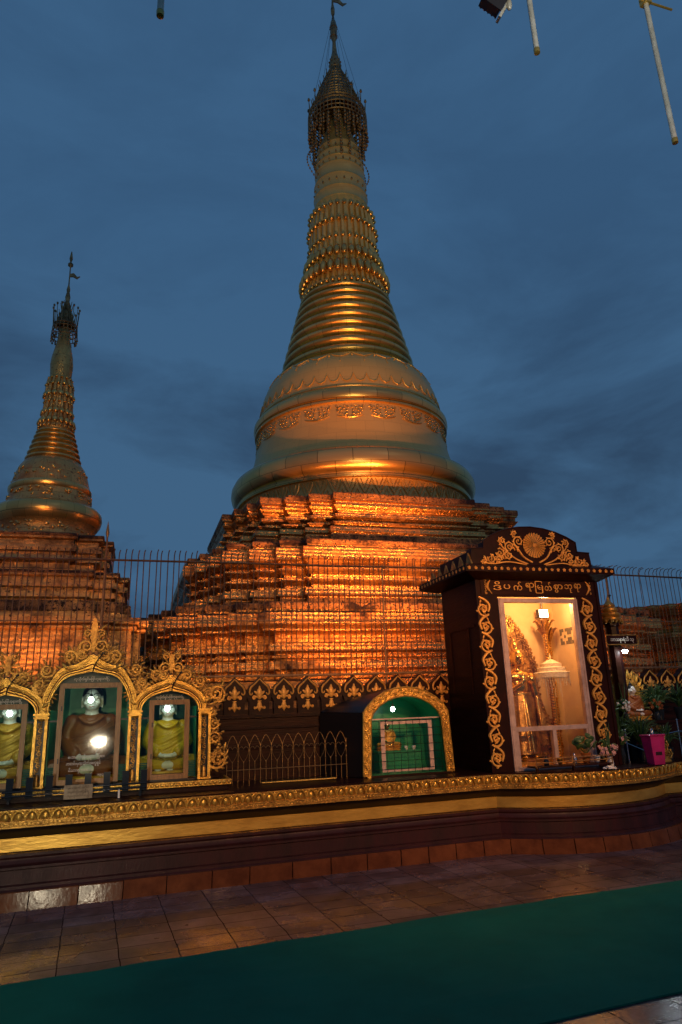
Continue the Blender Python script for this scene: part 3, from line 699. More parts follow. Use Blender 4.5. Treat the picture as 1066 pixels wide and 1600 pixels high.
# openwork crests
def crest(cx, outl, top, scale, name='crest'):
    g = MB(); a = smooth2(fullarch(outl, cx)); n = len(a)
    dist = [0.0]
    for p, q in zip(a, a[1:]): dist.append(dist[-1] + math.hypot(q[0] - p[0], q[1] - p[1]))
    tot = dist[-1]
    def pt(d):
        for i in range(n - 1):
            if d <= dist[i + 1]:
                t = (d - dist[i]) / (dist[i + 1] - dist[i] + 1e-9); tx, tz = a[i + 1][0] - a[i][0], a[i + 1][1] - a[i][1]; l = math.hypot(tx, tz) + 1e-9
                return a[i][0] + tx * t, a[i][1] + tz * t, -tz / l, tx / l
        return a[-1][0], a[-1][1], 0, 1
    for sx in (0, 1):
        for k, (t, r_, off) in enumerate(((0.14, .062, .072), (0.25, .078, .100), (0.36, .075, .098), (0.445, .058, .075))):
            d = t * tot if sx == 0 else (1 - t) * tot
            x, z, nx_, nz_ = pt(d); r2 = r_ * scale; sg = 1 if sx == 0 else -1
            c = (x + nx_ * off * scale, z + nz_ * off * scale)
            scroll(g, c[0], c[1], r2, math.atan2(-nz_, -nx_) + sg * .8, 1.55, -sg if k % 2 else sg, 7.985, .0135 * scale, 9)
            scroll(g, c[0] + r2 * .1, c[1], r2 * .62, math.atan2(nz_, nx_), 1.2, sg, 7.978, .0105 * scale, 5)
            for q in range(6):
                an = math.atan2(nz_, nx_) + (q - 2.5) * .55
                leafblob(g, c[0] + math.cos(an) * r2 * .9, 7.985, c[1] + math.sin(an) * r2 * .9, .055 * scale, .013 * scale, an + .4 * sg, .009)
            for q in range(5):
                an = 2 * PI * q / 5 + k; leafblob(g, c[0] + math.cos(an) * r2 * .35, 7.990, c[1] + math.sin(an) * r2 * .35, .045 * scale, .014 * scale, an + 1.2 * sg, .008)
        # low connecting leaves
        for q in range(16):
            d = (0.04 + 0.029 * q) * tot if sx == 0 else (1 - 0.04 - 0.029 * q) * tot
            x, z, nx_, nz_ = pt(d); an = math.atan2(nz_, nx_) + (.5 if sx == 0 else -.5)
            leafblob(g, x, 7.985, z, .075 * scale, .016 * scale, an, .010)
    # top fleur
    az = outl[-1][1]
    for sx in (-1, 1):
        scroll(g, cx + sx * .075 * scale, az + .085 * scale, .068 * scale, PI / 2 - sx * 1.9, 1.5, sx, 7.982, .0145 * scale, 7)
        scroll(g, cx + sx * .07 * scale, az + .225 * scale, .050 * scale, PI / 2 + sx * 2.2, 1.4, -sx, 7.98, .012 * scale, 6)
        leafblob(g, cx + sx * .03, 7.98, az + .12 * scale, .14 * scale, .014 * scale, PI / 2 - sx * .5, .010)
        leafblob(g, cx + sx * .05 * scale, 7.98, az + .26 * scale, .10 * scale, .013 * scale, PI / 2 - sx * .9, .010)
    zz_ = az + .02
    g.prism([(cx - .012, zz_), (cx + .012, zz_), (cx + .030 * scale, zz_ + (top - zz_) * .45), (cx + .031 * scale, zz_ + (top - zz_) * .78), (cx + .018 * scale, zz_ + (top - zz_) * .94), (cx, top), (cx - .018 * scale, zz_ + (top - zz_) * .94), (cx - .031 * scale, zz_ + (top - zz_) * .78), (cx - .030 * scale, zz_ + (top - zz_) * .45)], 7.955, 7.99)
    return g.build(name, 'gilt_dull', shr, 50)
crest(arches[0][0], co_out, 2.68, 1.0); crest(arches[1][0], ro_out, 2.28, 0.88); crest(arches[2][0], ro_out, 2.28, 0.88)
# side brackets
for sx in (-1, 1):
    x0 = CX + sx * 1.275; g = MB()
    scroll(g, x0 + sx * .075, 1.15, .105, PI / 2 + sx * 1.9, 1.6, sx, 7.985, .019, 11)
    scroll(g, x0 + sx * .075, 1.15, .060, 0, 1.2, -sx, 7.978, .014, 6)
    scroll(g, x0 + sx * .045, 1.37, .068, -PI / 2 - sx * 1.6, 1.5, -sx, 7.985, .016, 9)
    scroll(g, x0 + sx * .035, 1.52, .060, PI / 2 + sx * 1.7, 1.5, sx, 7.985, .015, 8)
    scroll(g, x0 + sx * .012, 1.645, .042, PI / 2, 1.3, sx, 7.985, .014, 6)
    scroll(g, x0 + sx * .055, 1.84, .098, -PI / 2 + sx * .2, 1.6, sx, 7.985, .017, 11)
    scroll(g, x0 - sx * .02, 1.84, .06, 0, 1.4, -sx, 7.98, .014, 6)
    g.tube(cr([(x0 - sx * .03, 7.985, 1.72), (x0 + sx * .09, 7.98, 1.78), (x0 + sx * .12, 7.985, 1.93), (x0 + sx * .155, 7.985, 2.04)]), [.012] * 8 + [.010, .009, .008, .007, .006, .005, .004, .003][:8], 5)
    for k in range(34):
        an = random.uniform(-.6, 1.3); leafblob(g, x0 + sx * random.uniform(.02, .12), 7.985, random.choice((1.06, 1.2, 1.26, 1.3, 1.45, 1.6, 1.75, 1.9, 1.95)) + random.uniform(-.03, .03), random.uniform(.03, .06), .015, PI / 2 - sx * an, .010)
    leafblob(g, x0 + sx * .14, 7.982, 1.22, .10, .018, PI / 2 - sx * .25, .010); leafblob(g, x0 + sx * .15, 7.982, 1.16, .09, .016, PI / 2 - sx * .5, .010)
    g.build('bracket_scroll', 'gilt_dull', shr, 50)
# goose-neck cables hooked over the arches
for (cx, o_, i_, hw) in arches:
    z = i_[-1][1]
    g = MB(); g.tube(cr([(cx + .01, 7.955, z - .01), (cx + .02, 7.94, z + .05), (cx + .055, 7.93, z + .12), (cx + .10, 7.94, z + .185)]), .006, 6)
    g.ball((cx + .105, 7.94, z + .192), (.018, .012, .012), 6, 5)
    tag(g.build('lamp_cable', 'black'), {CX: 'black cable hooked over the tall middle arch', CX + 0.83: 'black cable hooked over the small arch beside the wire railing', CX - 0.83: 'black cable hooked over the arch cut by the photo edge'}[cx], 'cable', 'cables hooked over the arches')

# ------------------------------------------------------------------ seated statues
def seated(name, label, cx, cy, z0, S, robe, robe_both, voxel=.010, skin='skin', loc_rot=0.0):
    """figure on crossed legs facing -Y; S = height to the crown"""
    root = thing(name, label, 'statue', (cx, cy, z0), None)
    P = lambda x, y, z: (cx + x * S, cy + y * S, z0 + z * S)
    g = MB()
    rb = lambda c, r: g.ball(P(*c), tuple(v * S for v in r), 14, 10)
    cap = lambda a, b, ra, rb_: g.capsule(P(*a), P(*b), ra * S, rb_ * S, 10)
    rb((0, 0.02, .13), (.24, .17, .13)); rb((0, .02, .32), (.175, .11, .17)); rb((0, .015, .50), (.205, .115, .15)); rb((0, .02, .585), (.20, .09, .06))
    cap((0, .02, .60), (0, .005, .74), .078, .068)
    for s in (-1, 1):
        cap((s * .20, .02, .565), (s * .265, .0, .36), .062, .052); cap((s * .265, .0, .36), (s * .10, -.21, .20), .050, .036)
        cap((s * .13, .02, .10), (s * .40, -.17, .085), .105, .082); cap((s * .40, -.17, .085), (s * -.05, -.30, .075), .078, .050)
        rb((s * .05, -.27, .19), (.075, .05, .028))
        for f_ in range(4): cap((s * .045, -.29 - .012 * f_, .205 - .008 * f_), (-s * .05, -.285 - .012 * f_, .200 - .008 * f_), .015, .011)
    # head (a little large, as carved)
    K = 1.22; H = lambda x, y, z: P(x * K, y * K - .0, .782 + (z - .835) * K)
    rb = lambda c, r: g.ball(H(*c), tuple(v * S * K for v in r), 14, 10)
    rb((0, -.005, .845), (.082, .098, .112)); rb((0, -.035, .79), (.058, .062, .050)); rb((0, -.098, .835), (.014, .022, .024)); rb((0, -.085, .855), (.010, .018, .038))
    rb((0, -.092, .786), (.026, .012, .008)); rb((0, -.090, .773), (.022, .012, .009))
    for s in (-1, 1):
        rb((s * .033, -.088, .868), (.026, .012, .009)); rb((s * .048, -.068, .82), (.030, .030, .030)); rb((s * .088, .0, .825), (.012, .024, .062))
    body = remeshed(g, 'body', skin, root, voxel * S / .8)
    g = MB(); k_ = S * K; g.ball(H(0, .022, .885), (.092 * k_, .098 * k_, .092 * k_), 14, 10); g.ball(H(0, .025, .985), (.045 * k_, .045 * k_, .040 * k_), 12, 8); g.tube([H(0, .025, 1.01), H(0, .025, 1.04), H(0, .025, 1.07)], [.016 * k_, .012 * k_, .002], 8)
    g.build('hair', 'hair', root, 60)
    g = MB()
    for s in (-1, 1):
        g.tube([H(s * (.012 + .042 * t), -.1005 + .018 * t * t, .853 + .006 * math.sin(t * PI) * -1) for t in (0, .25, .5, .75, 1)], .0042 * S, 4)
        g.tube([H(s * (.010 + .052 * t), -.1015 + .026 * t * t, .884 + .014 * math.sin(t * PI * .8)) for t in (0, .25, .5, .75, 1)], .0035 * S, 4)
    g.build('eye_line', 'dark_line', root)
    g = MB(); g.tube([H(.026 * t, -.104 + .008 * t * t, .780 + .003 * t * t) for t in (-1, -.5, 0, .5, 1)], [.002 * S, .005 * S, .006 * S, .005 * S, .002 * S], 5); g.build('mouth', 'lip', root)
    # robe
    g = MB(); e = .014
    g.ball(P(0, .02, .13), tuple((v + e) * S for v in (.25, .18, .14)), 14, 10); g.ball(P(0, .02, .32), tuple((v + e) * S for v in (.185, .115, .17)), 14, 10); g.ball(P(0, .015, .49), tuple((v + e) * S for v in (.21, .118, .15)), 14, 10)
    if robe_both:
        g.ball(P(0, .02, .575), tuple((v + e) * S for v in (.205, .095, .062)), 14, 10); g.ball(P(0, .0, .43), (.25 * S, .135 * S, .18 * S), 14, 10)
    for s in ((-1, 1) if robe_both else (1,)):
        g.capsule(P(s * .20, .02, .562), P(s * .27, .0, .36), .082 * S, .078 * S, 10); g.capsule(P(s * .27, .0, .36), P(s * .14, -.19, .23), .076 * S, .062 * S, 10)
    for s in (-1, 1):
        g.capsule(P(s * .13, .02, .105), P(s * .39, -.15, .09), .118 * S, .096 * S, 10); g.capsule(P(s * .40, -.16, .09), P(s * .06, -.28, .075), .090 * S, .064 * S, 10)
    # folds: collar roll and long diagonal sweeps from one shoulder to the other elbow
    yf = lambda u: -.150 + .085 * (abs(u - .5) * 2) ** 2.2
    g.tube([P(-.13 + .26 * u, -.085 - .045 * math.sin(u * PI), .615 - .075 * math.sin(u * PI)) for u in [i / 10 for i in range(11)]], .022 * S, 7)
    for k in range(8):
        t = k / 7
        g.tube([P(-.25 + .50 * u, yf(u) - .012 * t, (.34 - .26 * t) + (.22 - .02 * t) * u - .055 * math.sin(u * PI) * (.4 + t)) for u in [i / 10 for i in range(11)]], (.020 + .006 * (k % 2)) * S, 6)
    for s in (-1, 1):
        for k in range(4):
            g.tube([P(s * (.10 + .30 * u), -.10 - .10 * u - .035 * k, .215 - .05 * u - .034 * k) for u in (0, .3, .6, 1)], .009 * S, 5)
    remeshed(g, 'robe', robe, root, voxel * S / .95, 2)
    # throne
    g = MB(); n = 36
    prof = [(1.05, -.10), (1.05, -.07), (.95, -.06), (.95, -.03), (1.06, -.02), (1.06, .0), (1.0, .01)]
    for (sc_, z) in prof: pass
    g.loft([[P(.46 * q * math.cos(2 * PI * i / n), -.07 + .30 * q * math.sin(2 * PI * i / n), z) for i in range(n)] for q, z in prof])
    g.build('pedestal', 'robe_gold', root, 40)
    return root
seated('buddha_statue', 'large seated white faced Buddha statue in brown orange robe behind the middle glass door', CX, 8.46, 1.03, 1.0, 'robe_orange', True)
seated('buddha_statue', 'seated white faced Buddha statue in bright yellow robe behind the glass door near the railing', CX + .83, 8.42, 1.04, 0.84, 'robe_yellow', True)
seated('buddha_statue', 'seated white faced Buddha statue in pale golden robe cut by the photo edge', CX - .83, 8.42, 1.04, 0.88, 'robe_gold', True)
# offerings on the sills
for (x, z, lab) in ((CX + .73, .966, 'small clear glass of water before the yellow robed statue, nearer the door hinge'), (CX + .86, .966, 'small clear glass of water in the middle before the yellow robed statue')):
    g = MB(); g.lathe([(.022, z), (.028, z + .005), (.024, z + .03), (.034, z + .075), (.036, z + .10), (.031, z + .10), (.020, z + .035)], x, 8.16, 12, True)
    tag(g.build('water_glass', 'china', smooth=40), lab, 'glass', 'water glasses on the sill')
g = MB(); z = .966
g.lathe([(.03, z), (.038, z + .05), (.022, z + .10), (.034, z + .14)], CX - .345, 8.17, 12, True)
fl = thing('lotus_vase', 'pink lotus flower in a small vase left of the orange robed statue', 'vase', (CX - .345, 8.17, z)); g.build('vase', 'china', fl, 40)
g = MB()
for k in range(10): leafblob(g, CX - .345, 8.165 + .008 * math.sin(k), 1.13, .05, .013, PI / 2 + (k - 4.5) * .28, .008)
g.build('flower', 'pink_flower', fl, 60)

# bulbs in the niches
def bulb(x, y, z, label, power, r=.028, col=(.90, 1.0, .95)):
    b = thing('light_bulb', label, 'light bulb', (x, y, z), 'light bulbs in the niches')
    g = MB(); g.ball((x, y, z), (r, r, r * 1.15), 24, 16); g.build('globe', 'bulb', b, 60)
    g = MB(); g.lathe([(r * .5, z + r * .95), (r * .55, z + r * 1.5), (r * .45, z + r * 2.2)], x, y, 10, False, True); g.tube([(x, y, z + r * 2.1), (x, y, z + .5 if False else z + .16)], .003, 5); g.build('socket', 'black', b, 40)
    return b
bulb(CX, 8.13, 1.815, 'lit bulb glowing before the face of the orange robed statue', 1.6)
bulb(CX + .81, 8.155, 1.70, 'lit bulb glaring at the head of the yellow robed statue', 3.2)
bulb(CX - .80, 8.15, 1.70, 'lit bulb at the head of the statue at the photo edge', 4)

# ------------------------------------------------------------------ candle rail with dark pickets
rail = thing('candle_rail', 'blue black pipe rail with eight short square pickets standing before the left doors', 'rail', (-0.5, 7.7, .852))
pr = None
for k in range(8):
    x = -1.10 + k * .1785; zb = .875 + k * .002
    g = MB(); g.box(x - .032, x + .032, 7.69, 7.72, zb + .02, zb + .205); g.box(x - .006, x + .006, 7.684, 7.69, zb + .02, zb + .205); g.box(x - .036, x + .036, 7.685, 7.725, zb + .205, zb + .212)
    g.build('picket', 'blueblack', rail)
for z in (.925, .965):
    g = MB(); g.tube([(-1.16, 7.675, z - .004), (.18, 7.675, z + .012)], .009, 8); g.build('pipe', 'blueblack', rail, 60)
for x in (-1.1, -.5, .12):
    g = MB(); g.box(x - .012, x + .012, 7.70, 7.715, .852, .93); g.build('foot', 'blueblack', rail)
g = MB(); g.box(-.60, -.335, 7.652, 7.660, .868, .998)
nb = thing('notice_board', 'small stained cream notice board tied to the dark picket rail', 'notice board', (-.46, 7.655, .868)); g.build('board', 'board', nb)
g = MB()
for k, w_ in enumerate(('ဖယောင်းတိုင်', 'အမွှေးတိုင်မထွန်းရ', 'ကျေးဇူးတင်ပါသည်')): text_mb(g, w_, -.467, 7.651, .968 - k * .036, .026, .001, width=.20)
g.build('lettering', 'dark_line', nb)
g = MB(); g.lathe([(.011, .854), (.011, .925), (.003, .928), (.002, .94)], -.085, 7.62, 10, True, True); tag(g.build('candle', 'white', smooth=40), 'short white candle standing on the ledge before the picket rail', 'candle')

# ================================================================== PARAPET WALL WITH MERLONS
par = thing('parapet_wall', 'dark maroon parapet wall with a row of gold trimmed merlons below the fence', 'wall', (4, 8.7, .85))
g = MB(); g.box(.90, 14.0, 8.64, 8.80, .70, 1.56); g.build('wall', 'wood', par)
g = MB(); g.box(.90, 14.0, 8.60, 8.80, 1.562, 1.60); g.box(.90, 14.0, 8.615, 8.80, 1.43, 1.455); g.box(.90, 14.0, 8.622, 8.80, 1.20, 1.22); g.build('coping', 'lacquer', par)
mer_shape = [(-.125, 1.602), (-.125, 1.74), (-.150, 1.80), (-.152, 1.87), (-.12, 1.935), (-.06, 1.985), (0, 2.045), (.06, 1.985), (.12, 1.935), (.152, 1.87), (.150, 1.80), (.125, 1.74), (.125, 1.602)]
x0 = 1.19
g = MB(); g.prism([(x0 + a, b) for a, b in mer_shape], 8.62, 8.72)
mer = g.build('merlon', 'lacquer', par)
g = MB()
for s in (-1, 1):
    g.tube(cr([(x0, 8.612, 2.02), (x0 + s * .055, 8.612, 1.965), (x0 + s * .105, 8.612, 1.92), (x0 + s * .122, 8.612, 1.865), (x0 + s * .112, 8.612, 1.835), (x0 + s * .092, 8.612, 1.838), (x0 + s * .088, 8.612, 1.858)]), [.006 + .008 * min(1, i / 8) * (1 - i / 34) for i in range(31)], 6)
mo = g.build('outline', 'gilt_flat', mer, 50)
g = MB()
g.ball((x0, 8.615, 1.845), (.036, .014, .07), 8, 8); g.ball((x0, 8.613, 1.905), (.014, .010, .035), 6, 6); g.ball((x0, 8.615, 1.70), (.030, .013, .055), 8, 8); g.ball((x0, 8.615, 1.655), (.010, .009, .022), 6, 5)
for s in (-1, 1):
    leafblob(g, x0 + s * .01, 8.614, 1.82, .075, .017, PI / 2 - s * .75, .010); leafblob(g, x0 + s * .02, 8.614, 1.80, .062, .015, PI / 2 - s * 1.25, .010)
    scroll(g, x0 + s * .064, 1.795, .024, PI / 2, 1.1, -s, 8.612, .0075, 0)
    leafblob(g, x0 + s * .01, 8.614, 1.70, .065, .012, -PI / 2 + s * .95, .009); scroll(g, x0 + s * .058, 1.682, .016, -PI / 2, 1.0, s, 8.612, .0055, 0)
g.box(x0 - .022, x0 + .022, 8.602, 8.618, 1.752, 1.762)
me_ = g.build('emblem', 'gilt_flat', mer, 50)
for k in range(1, 28):
    dx = k * .3048
    if 3.95 < x0 + dx < 5.6: continue
    c = mer.copy(); C.objects.link(c); c.parent = par; c.location = (dx, 0, 0)
    for s_ in (mo, me_):
        d_ = s_.copy(); C.objects.link(d_); d_.parent = c
# pierced strip between the merlons
g = MB(); g.box(.9, 13.5, 8.66, 8.70, 1.601, 1.66); g.box(.9, 13.5, 8.66, 8.70, 1.75, 1.90); g.build('sill_strip', 'lacquer', par)

# ================================================================== TALL FENCE
fen = thing('tall_fence', 'tall rusty fence of thin bars with hooked tops in front of the stupas', 'fence', (4, 8.95, 2.05))
YB = 8.95
for z, r_, nm in ((3.545, .014, 'rail'), (2.78, .009, 'rail'), (2.075, .016, 'rail')):
    g = MB(); g.tube([(-4 + i * 1.3, YB, z + .004 * math.sin(i * 2.3) - (.06 * max(0, (-4 + i * 1.3 - 5) / 4) if z > 3 else 0)) for i in range(13)], r_, 6); g.build(nm, 'iron', fen, 60)
posts = [(-.45, 3.86), (3.27, 3.58), (7.0, 3.6)]
for k in range(5):
    g = MB(); xa = -4 + k * 3.2; xb = xa + 3.2; x = xa + .02
    while x < xb:
        j = random.uniform(-.008, .008); lean = random.uniform(-.012, .012) * (3 if random.random() < .12 else 1) + (.02 if x < 3.5 else 0); hk = .03 if x < 4.5 else .075; zt = 3.66 + random.uniform(-.015, .015) - .06 * max(0, (x - 5) / 4)
        g.tube([(x + j, YB, 2.05), (x + j + lean * .5, YB - .004, 2.8), (x + j + lean, YB, zt - .05), (x + j + lean + hk * .2, YB - hk * .3, zt), (x + j + lean + hk * .45, YB - hk, zt + .025 - hk * .2)], .0066, 4)
        x += .0745
    g.build('bar_panel', 'iron', fen, 60)
for x, zt in posts:
    g = MB(); g.tube([(x + .01, YB + .02, 1.0), (x + .045, YB + .02, zt)], .013, 6); p_ = g.build('post', 'iron', fen, 60)
    if x < 0:
        g = MB(); g.lathe([(.010, zt - .02), (.024, zt + .04), (.016, zt + .10), (.001, zt + .20)], x + .045, YB + .02, 8); g.build('spear_tip', 'wire', p_, 60)
g = MB(); bx, bz = 7.02, 3.135
g.ball((bx, YB - .01, bz + .02), (.030, .022, .020), 8, 6, Matrix.Rotation(-.8, 3, 'Y')); g.ball((bx + .03, YB - .01, bz + .05), (.015, .014, .014), 7, 5); g.tube([(bx - .02, YB - .01, bz), (bx - .055, YB - .01, bz - .035)], [.010, .004], 5); g.tube([(bx + .042, YB - .01, bz + .051), (bx + .058, YB - .01, bz + .048)], [.005, .001], 4)
g.tube([(bx, YB - .01, bz), (bx, YB - .003, bz - .03)], .002, 4)
tag(g.build('bird', 'black', smooth=60), 'tiny dark bird perched between the fence bars beside the pillar', 'bird')

# ================================================================== LOW WIRE RAILING
lr = thing('wire_railing', 'low gold wire railing with heart and pointed arch tops between shrine and green niche', 'railing', (1.8, 8.2, .852))
YR = 8.2; n = 12; xa, xb = 1.05, 2.585; bw = (xb - xa) / n
for k in range(n):
    g = MB(); x = xa + k * bw; xm = x + bw / 2; x2 = x + bw
    g.tube([(x, YR, .852), (x, YR, 1.285)], .0026, 5)
    if k == n - 1: g.tube([(x2, YR, .852), (x2, YR, 1.285)], .0026, 5)
    g.tube([(xm, YR, .852), (xm, YR, 1.075)], .0023, 5); g.ball((xm, YR, 1.085), (.005, .005, .014), 5, 4)
    g.tube(cr([(x, YR, 1.25), (x + bw * .15, YR, 1.31), (xm, YR, 1.375), (x2 - bw * .15, YR, 1.31), (x2, YR, 1.25)], 4), .0021, 5)
    for s in (-1, 1):
        g.tube(cr([(xm, YR + .003, 1.225), (xm + s * bw * .16, YR + .003, 1.252), (xm + s * bw * .40, YR + .003, 1.235), (xm + s * bw * .42, YR + .003, 1.185), (xm + s * bw * .25, YR + .003, 1.13), (xm, YR + .003, 1.085)], 3), .0019, 4)
    g.ball((x, YR - .003, 1.205), .009, 5, 4); g.ball((x, YR - .003, 1.10), .007, 5, 4)
    g.build('bay', 'wire', lr, 60)
g = MB(); g.tube([(xa, YR - .005, 1.005), (xb, YR - .005, 1.005)], (.0036), 6); g.build('rail', 'wire', lr, 60)
g = MB(); g.tube([(1.42, 8.05, .868), (2.28, 8.05, .868)], .011, 8); tag(g.build('fluorescent_tube', M['brass'], smooth=60), 'unlit tube lamp lying on the ledge before the wire railing', 'tube lamp')

# ================================================================== GREEN ARCHED NICHE
ni = thing('arched_niche', 'small dark house shaped niche with gold arched frame and green lit interior', 'niche', (3.15, 8.1, .852))
YN = 7.95
def archpts(hw, zs, zt, n=14, cx=3.15): return [(cx - hw * math.cos(PI * i / n), zs + (zt - zs) * math.sin(PI * i / n)) for i in range(n + 1)]
outo = [(2.575, .86)] + [(2.60, 1.57)] + archpts(.545, 1.60, 1.855)[1:-1] + [(3.70, 1.57)] + [(3.725, .86)]
def flat_arch(hwb, hwt, zs, zt, nn_=16):
    return [(3.15 - hwb, .885)] + [(3.15 - hwt, zs)] + archpts(hwt, zs, zt, nn_)[1:-1] + [(3.15 + hwt, zs)] + [(3.15 + hwb, .885)]
def flat_arch2(hwb, hwt, zs, zt): return flat_arch(hwb, hwt, zs, zt)
go_ = [(3.15 - .575, .872), (3.15 - .545, 1.575), (3.15 - .50, 1.64), (3.15 - .40, 1.735), (3.15 - .27, 1.81), (3.15 - .13, 1.85), (3.15, 1.862)]
gi_ = [(3.15 - .475, .872), (3.15 - .445, 1.49), (3.15 - .41, 1.56), (3.15 - .335, 1.64), (3.15 - .225, 1.70), (3.15 - .11, 1.735), (3.15, 1.745)]
go_ = go_ + [(6.30 - x, z) for x, z in go_[::-1][1:]]; gi_ = gi_ + [(6.30 - x, z) for x, z in gi_[::-1][1:]]
g = MB(); g.strip(gi_, go_, YN, YN + .03); g.build('arch_board', 'gilt_dull', ni, 50)
g = MB()
for f_ in (.06, .94): g.tube([(a[0] + (b[0] - a[0]) * f_, YN, a[1] + (b[1] - a[1]) * f_) for a, b in zip(gi_, go_)], .010, 6)
seg = []
for (a, b), (c, d_) in zip(zip(gi_, go_), list(zip(gi_, go_))[1:]):
    m0 = Vector(((a[0] + b[0]) / 2, (a[1] + b[1]) / 2)); m1 = Vector(((c[0] + d_[0]) / 2, (c[1] + d_[1]) / 2)); q = max(1, int((m1 - m0).length / .045))
    for i in range(q): seg.append((m0.lerp(m1, i / q), (m1 - m0).normalized()))
for i, (p, t) in enumerate(seg):
    s = 1 if i % 2 else -1; nx_, nz_ = -t.y, t.x; a = math.atan2(t.y, t.x)
    scroll(g, p.x + nx_ * s * .014, p.y + nz_ * s * .014, .027, a, 1.1, s, YN - .006, .0078, 3)
    leafblob(g, p.x - nx_ * s * .02, YN - .002, p.y - nz_ * s * .02, .028, .008, a + s * .8, .007)
g.build('gold_arch', 'gilt', ni, 50)
g = MB(); sh = [(x + (.004 if x < 3.15 else -.004), z - .004) for x, z in go_]
inn = [(x - (.008 if x < 3.15 else -.008), z + .008) for x, z in gi_]
g.strip(inn, sh, YN + .032, 8.595); g.box(2.575, 3.725, YN + .01, 8.595, .853, .872)
# outer roof hood, wider toward the back
ho = [(3.15 - .90, 1.585), (3.15 - .66, 1.665), (3.15 - .45, 1.735), (3.15 - .30, 1.79), (3.15 - .13, 1.84), (3.15, 1.858)]
g.build('body', 'wood', ni)
g = MB()
for s in (1,):
    A = [(x, YN + .034, z + .002) for x, z in go_[1:7]]; B = [(2.25, 8.595, 1.60), (2.36, 8.595, 1.645), (2.5, 8.595, 1.70), (2.7, 8.595, 1.76), (2.9, 8.595, 1.80), (3.15, 8.595, 1.83)]
    o = len(g.v); g.v += A + B; g.f += [(o + i, o + i + 1, o + 6 + i + 1, o + 6 + i) for i in range(5)]
    A2 = [(x, y, z - .02) for x, y, z in A]; B2 = [(x, y, z - .02) for x, y, z in B]; o = len(g.v); g.v += A2 + B2; g.f += [(o + i + 1, o + i, o + 6 + i, o + 6 + i + 1) for i in range(5)]
    g.add([(2.575, YN + .04, .86), (2.605, YN + .04, 1.57), (2.25, 8.595, 1.59), (2.25, 8.595, .86)], [(0, 1, 2, 3)])
g.build('roof_hood', 'black', ni, 50)
g = MB(); g.prism([(3.15 - .49, .874)] + inn[1:-1] + [(3.15 + .49, .874)], 8.575, 8.592); g.build('niche_back', 'green', ni)
g = MB(); g.strip([(x + (.004 if x < 3.15 else -.004), z - .004) for x, z in inn], [(x, z) for x, z in inn], YN + .05, 8.573); g.box(2.68, 3.62, YN + .05, 8.573, .873, .878); g.build('niche_lining', 'green', ni, 60)
g = MB(); g.box(2.83, 2.88, 8.0, 8.02, .90, 1.47); g.box(3.44, 3.49, 8.0, 8.02, .90, 1.47); g.box(2.88, 3.44, 8.0, 8.02, 1.43, 1.47); g.box(2.88, 3.44, 8.0, 8.02, .90, .925); g.box(2.70, 3.60, 8.004, 8.016, 1.485, 1.50)
g.build('window_frame', 'alu', ni)
g = MB()
for k in range(11): x = 2.72 + k * .087; g.tube([(x, 7.99, .88), (x, 7.99, 1.48)], .0028, 4)
for k in range(7): z = .93 + k * .09; g.tube([(2.70, 7.988, z), (3.60, 7.988, z)], .0028, 4)
g.build('grille', 'black', ni)
g = MB(); g.add([(2.70, 8.025, .88), (3.60, 8.025, .88), (3.60, 8.025, 1.49), (2.70, 8.025, 1.49)], [(0, 1, 2, 3)]); g.build('pane', 'glass', ni)
bulb(3.065, 8.18, 1.605, 'lit bulb hanging under the arch of the green niche', 6, .026)
seated('buddha_statue', 'tiny golden seated Buddha statue inside the small green niche', 3.03, 8.33, 1.155, .33, 'robe_gold', False, .010, 'polished')
g = MB(); g.box(2.86, 3.40, 8.18, 8.55, .88, 1.10); g.box(2.84, 3.42, 8.16, 8.55, 1.10, 1.122)
tag(g.build('altar_table', 'green'), 'green altar block under the tiny statue in the green niche', 'altar')
for x, lab in ((3.26, 'small white offering cup in the green niche, nearer the tiny statue'), (3.36, 'small white offering cup in the green niche, farther from the tiny statue')):
    g = MB(); g.lathe([(.014, 1.122), (.026, 1.15), (.022, 1.165)], x, 8.3, 10, True); tag(g.build('offering_cup', 'china', smooth=50), lab, 'cup', 'cups in the green niche')

# ================================================================== DIPANKARA SHRINE (tall cabinet)
cab = thing('cabinet_shrine', 'tall dark wooden cabinet shrine with gold scroll borders and a glass front', 'shrine', (4.92, 8.1, .852))
BX0, BX1, BY0, BY1 = 4.04, 5.80, 7.60, 8.62
g = MB(); zt = 3.15
g.box(BX0, BX0 + .06, BY0 + .04, BY1, .853, zt); g.build('side_wall', 'wood', cab)
g = MB(); g.box(BX1 - .06, BX1, BY0 + .04, BY1, .853, zt); g.build('side_wall', 'wood', cab)
g = MB(); g.box(BX0 + .06, BX1 - .06, BY1 - .05, BY1, .853, zt); g.build('back_wall', 'wood', cab)
# left wall: recessed board with mouldings
g = MB(); g.box(BX0 - .012, BX0, 7.72, 8.5, 2.55, 2.58); g.box(BX0 - .012, BX0, 7.9, 8.45, 1.75, 1.78); g.box(BX0 - .012, BX0, 7.90, 7.93, 1.78, 2.55); g.box(BX0 - .012, BX0, 8.42, 8.45, 1.78, 2.55); g.build('side_moulding', 'lacquer', cab)
# front frame boards around the opening
g = MB(); g.box(BX0 - .004, 4.32, BY0, BY0 + .039, .853, 2.91); g.box(5.46, BX1 + .004, BY0, BY0 + .039, .853, 2.91); g.box(BX0 - .004, BX1 + .004, BY0, BY0 + .039, 2.911, zt); g.box(BX0 - .012, BX0 + .03, BY0 - .012, BY0, .853, zt); g.box(BX1 - .03, BX1 + .012, BY0 - .012, BY0, .853, zt)
g.build('front_board', 'lacquer', cab)
